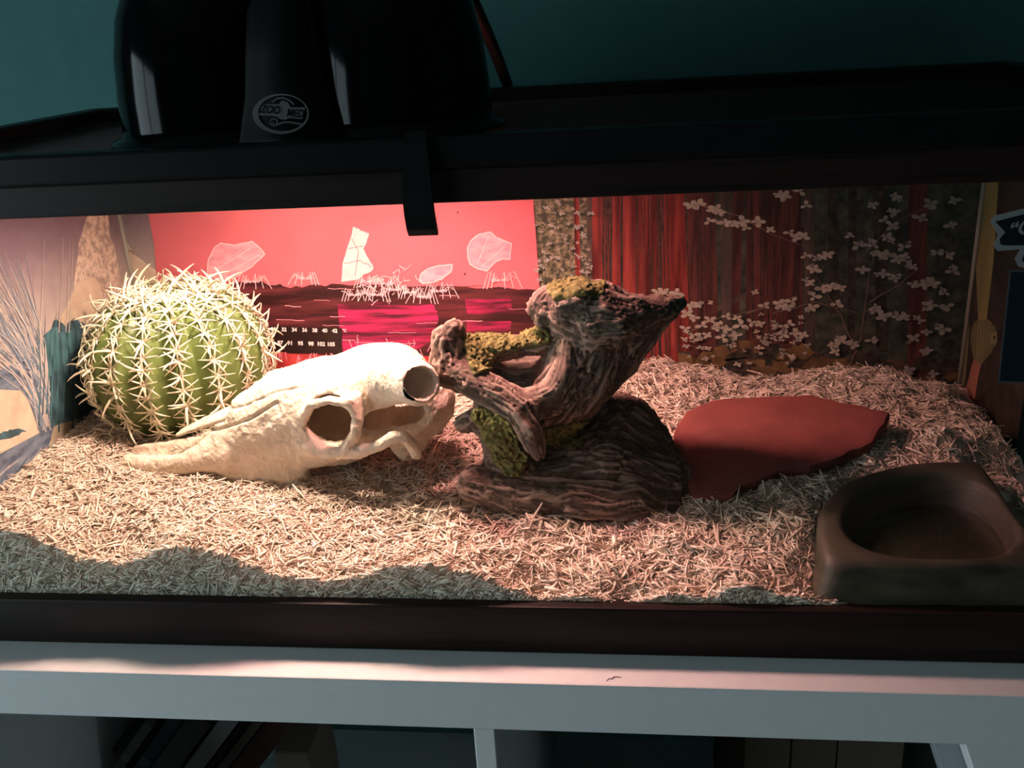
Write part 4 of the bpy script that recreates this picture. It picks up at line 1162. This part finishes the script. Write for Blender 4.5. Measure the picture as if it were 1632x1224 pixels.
bowl = empty('water_bowl', (.29, .06, .026), 'brown stone effect corner water bowl at the front right of the tank', 'bowl')
m_bowl = noise_mat('stone_resin', [(0.25, (0.026, 0.025, 0.018)), (0.5, (0.068, 0.062, 0.044)), (0.8, (0.12, 0.108, 0.075))], 22, 7, 0.5, stretch=(1, 1, 3.5), bump=.4, bscale=120, spec=.35, dist=.8)
part('dish', me, m_bowl, bowl, True)
GG = grid((lo[0], lo[1], 0), (hi[0], hi[1], 0), .002)[:, :, 0]
bm = bmesh.new()
ww = []
for t in np.linspace(0, math.pi / 2, 28):
    ww.append((bx1 - .013 - (RX - .032) * math.cos(t) ** (2 / 2.3), by0 + .013 + (RY - .034) * math.sin(t) ** (2 / 2.3)))
ww.append((bx1 - .013, by0 + .013))
bm.faces.new([bm.verts.new((x, y, .0475)) for x, y in ww])
m_wat = mat('water', (0.75, 0.78, 0.75), 0.02, 0.5)
bw = m_wat.node_tree.nodes['Principled BSDF']; bw.inputs['Transmission Weight'].default_value = 1.0; bw.inputs['IOR'].default_value = 1.33
gw = glass_mat('still_water', (0.80, 0.82, 0.78), 1.0)
part('water', bm, gw, bowl)

# ------------------------------------------------------------------ things in the shelf cells
def leaning(name, X0, X1, Yt, y0, y1, lean, hgt, base, label, cat, group, tex=True):
    """upright slab leaning sideways in a cell: top edge seen between X0 and X1 at image row Yt"""
    a, b = un(X0, Yt, 1, y0), un(X1, Yt, 1, y0)
    w = (b.x - a.x) * math.cos(lean)
    hgt = min(hgt, (a.x - SXL - .004) / math.sin(lean))
    root = empty(name, (a.x, y0, a.z), label, cat, group)
    bmc = bmesh.new(); box(bmc, 0, w, 0, y1 - y0, -hgt, .012, .0008)
    bmp = bmesh.new(); box(bmp, w * .14, w * .86, -.0006, y1 - y0 - .003, -hgt + .003, .0126)
    R = Matrix.Rotation(lean, 4, 'Y')
    for nm, bmx, m in (('cover', bmc, noise_mat(name + '_cover', [(.3, base), (.7, tuple(c * 1.2 for c in base))], 60, 4, .5)),):
        bmx.transform(R)
        me = bpy.data.meshes.new(nm); bmx.to_mesh(me); bmx.free(); me.materials.append(m)
        o = bpy.data.objects.new(nm, me); COL.objects.link(o); o.parent = root
    bmp.transform(R); bmp.free()
    # spine band
    bms = bmesh.new(); box(bms, w * .06, w * .94, -.0008, .0004, -hgt * .55, -hgt * .45); bms.transform(R)
    me = bpy.data.meshes.new('spine_band'); bms.to_mesh(me); bms.free(); me.materials.append(mat(name + '_band', tuple(min(1, c * 1.6 + .01) for c in base), .5))
    o = bpy.data.objects.new('spine_band', me); COL.objects.link(o); o.parent = root
LE = math.radians(38)
bk = [(208, 218, 1152, .10, (.010, .011, .012), 'thin black book leaning leftmost in the left shelf cell'),
      (219, 238, 1166, .085, (.08, .085, .085), 'grey paperback leaning second from left in shelf cell'),
      (246, 262, 1150, .11, (.035, .025, .026), 'dark brown book leaning left of the teal books in shelf'),
      (264, 292, 1150, .09, (.02, .045, .052), 'dark teal book leaning in the left shelf cell'),
      (294, 340, 1150, .08, (.030, .042, .046), 'wide blue grey book leaning right of the dark teal one'),
      (348, 380, 1150, .075, (.11, .12, .12), 'mid grey book leaning in middle of the left shelf cell'),
      (384, 400, 1150, .10, (.012, .012, .013), 'black book leaning right of the mid grey one in shelf'),
      (402, 420, 1150, .09, (.05, .042, .04), 'taupe book leaning beside the maroon one in shelf'),
      (422, 470, 1150, .10, (.030, .012, .011), 'thick dark maroon book leaning rightmost in the left shelf cell')]
for X0, X1, Yt, y0, base, lab in bk:
    leaning('leaning_book', X0, X1, Yt, y0, y0 + .16, LE, .24, base, lab, 'book', 'books leaning in the left shelf cell')
ba, bb = un(435, 1200, 1, .06), un(490, 1200, 1, .06)
bx_ = empty('small_box', (ba.x, .06, -.39), 'small brown carton standing in front of the leaning books', 'box')
part('carton', B(ba.x, bb.x, .06, .12, -.39, ba.z, .001), noise_mat('carton_brown', [(.3, (.05, .038, .028)), (.7, (.065, .05, .035))], 60, 4, .8), bx_)
part('carton_flap', B(ba.x + .001, bb.x - .001, .061, .12, ba.z, ba.z + .0008), MATS['carton_brown'], bx_)
xs = [un(X, 1182, 1, .10).x for X in (1186, 1262, 1336, 1444)]
for k in range(3):
    r = empty('box_file', (xs[k], .10, -.391), ['brown box file leftmost of three in the right shelf cell', 'brown box file in the middle of three in right shelf cell', 'brown box file rightmost of three in the right shelf cell'][k], 'box file', 'brown box files')
    c0 = [(.075, .058, .040), (.068, .052, .036), (.072, .054, .036)][k]
    part('case', B(xs[k] + .0006, xs[k + 1] - .0006, .10, .33, -.391, -.055, .0012), noise_mat('file_brown', [(.3, c0), (.7, tuple(c * 1.15 for c in c0))], 50, 4, .7), r)
    part('label_holder', B((xs[k] + xs[k + 1]) / 2 - .010, (xs[k] + xs[k + 1]) / 2 + .010, .0992, .1, -.33, -.28, .0002), mat('file_label', (.3, .27, .2), .6), r)
# pale board leaning against the right side of the cell
q = [un(1449, 1184, 1, .02), un(1462, 1224, 1, .02)]
sl = (q[1].x - q[0].x) / (q[0].z - q[1].z)
r = empty('display_board', (q[0].x + .06, -.02, -.391), 'pale grey board leaning at the right end of the shelf cell', 'board')
z0 = -.38
def lean_prof(x_at, zref, w): return [(x_at, zref), (x_at + w, zref), (x_at + w + sl * 0, z0), (x_at + min(sl * (zref - z0), w - .002), z0)]
e1 = un(1533, 1188, 1, -.025); zt = -ST - .002
part('edge_strip', extrude_profile([(q[0].x, zt), (e1.x + .01, zt), (e1.x + .05, zt - .10), (q[0].x + .045, zt - .13)], 1, .02, .06, .0006), mat('board_grey', (.30, .34, .36), .6), r)
part('panel', extrude_profile([(e1.x, zt), (SXR - .002, zt), (SXR - .002, zt - .13), (e1.x + .045, zt - .12)], 1, -.025, .018, .0006), M_white_lam, r)

# a hair lying on the front edge of the shelf top
bm = bmesh.new()
hp = [un(X, Y, 2, .0003) for X, Y in ((967, 1085), (971, 1081), (975, 1082), (978, 1079), (983, 1078.5), (990, 1080))]
tube_mesh(bm, hp, .00022, 5)
tag(part('hair_strand', bm, mat('hair_brown', (.05, .03, .025), .5)), 'short dark curled hair lying on front edge of white shelf', 'hair')
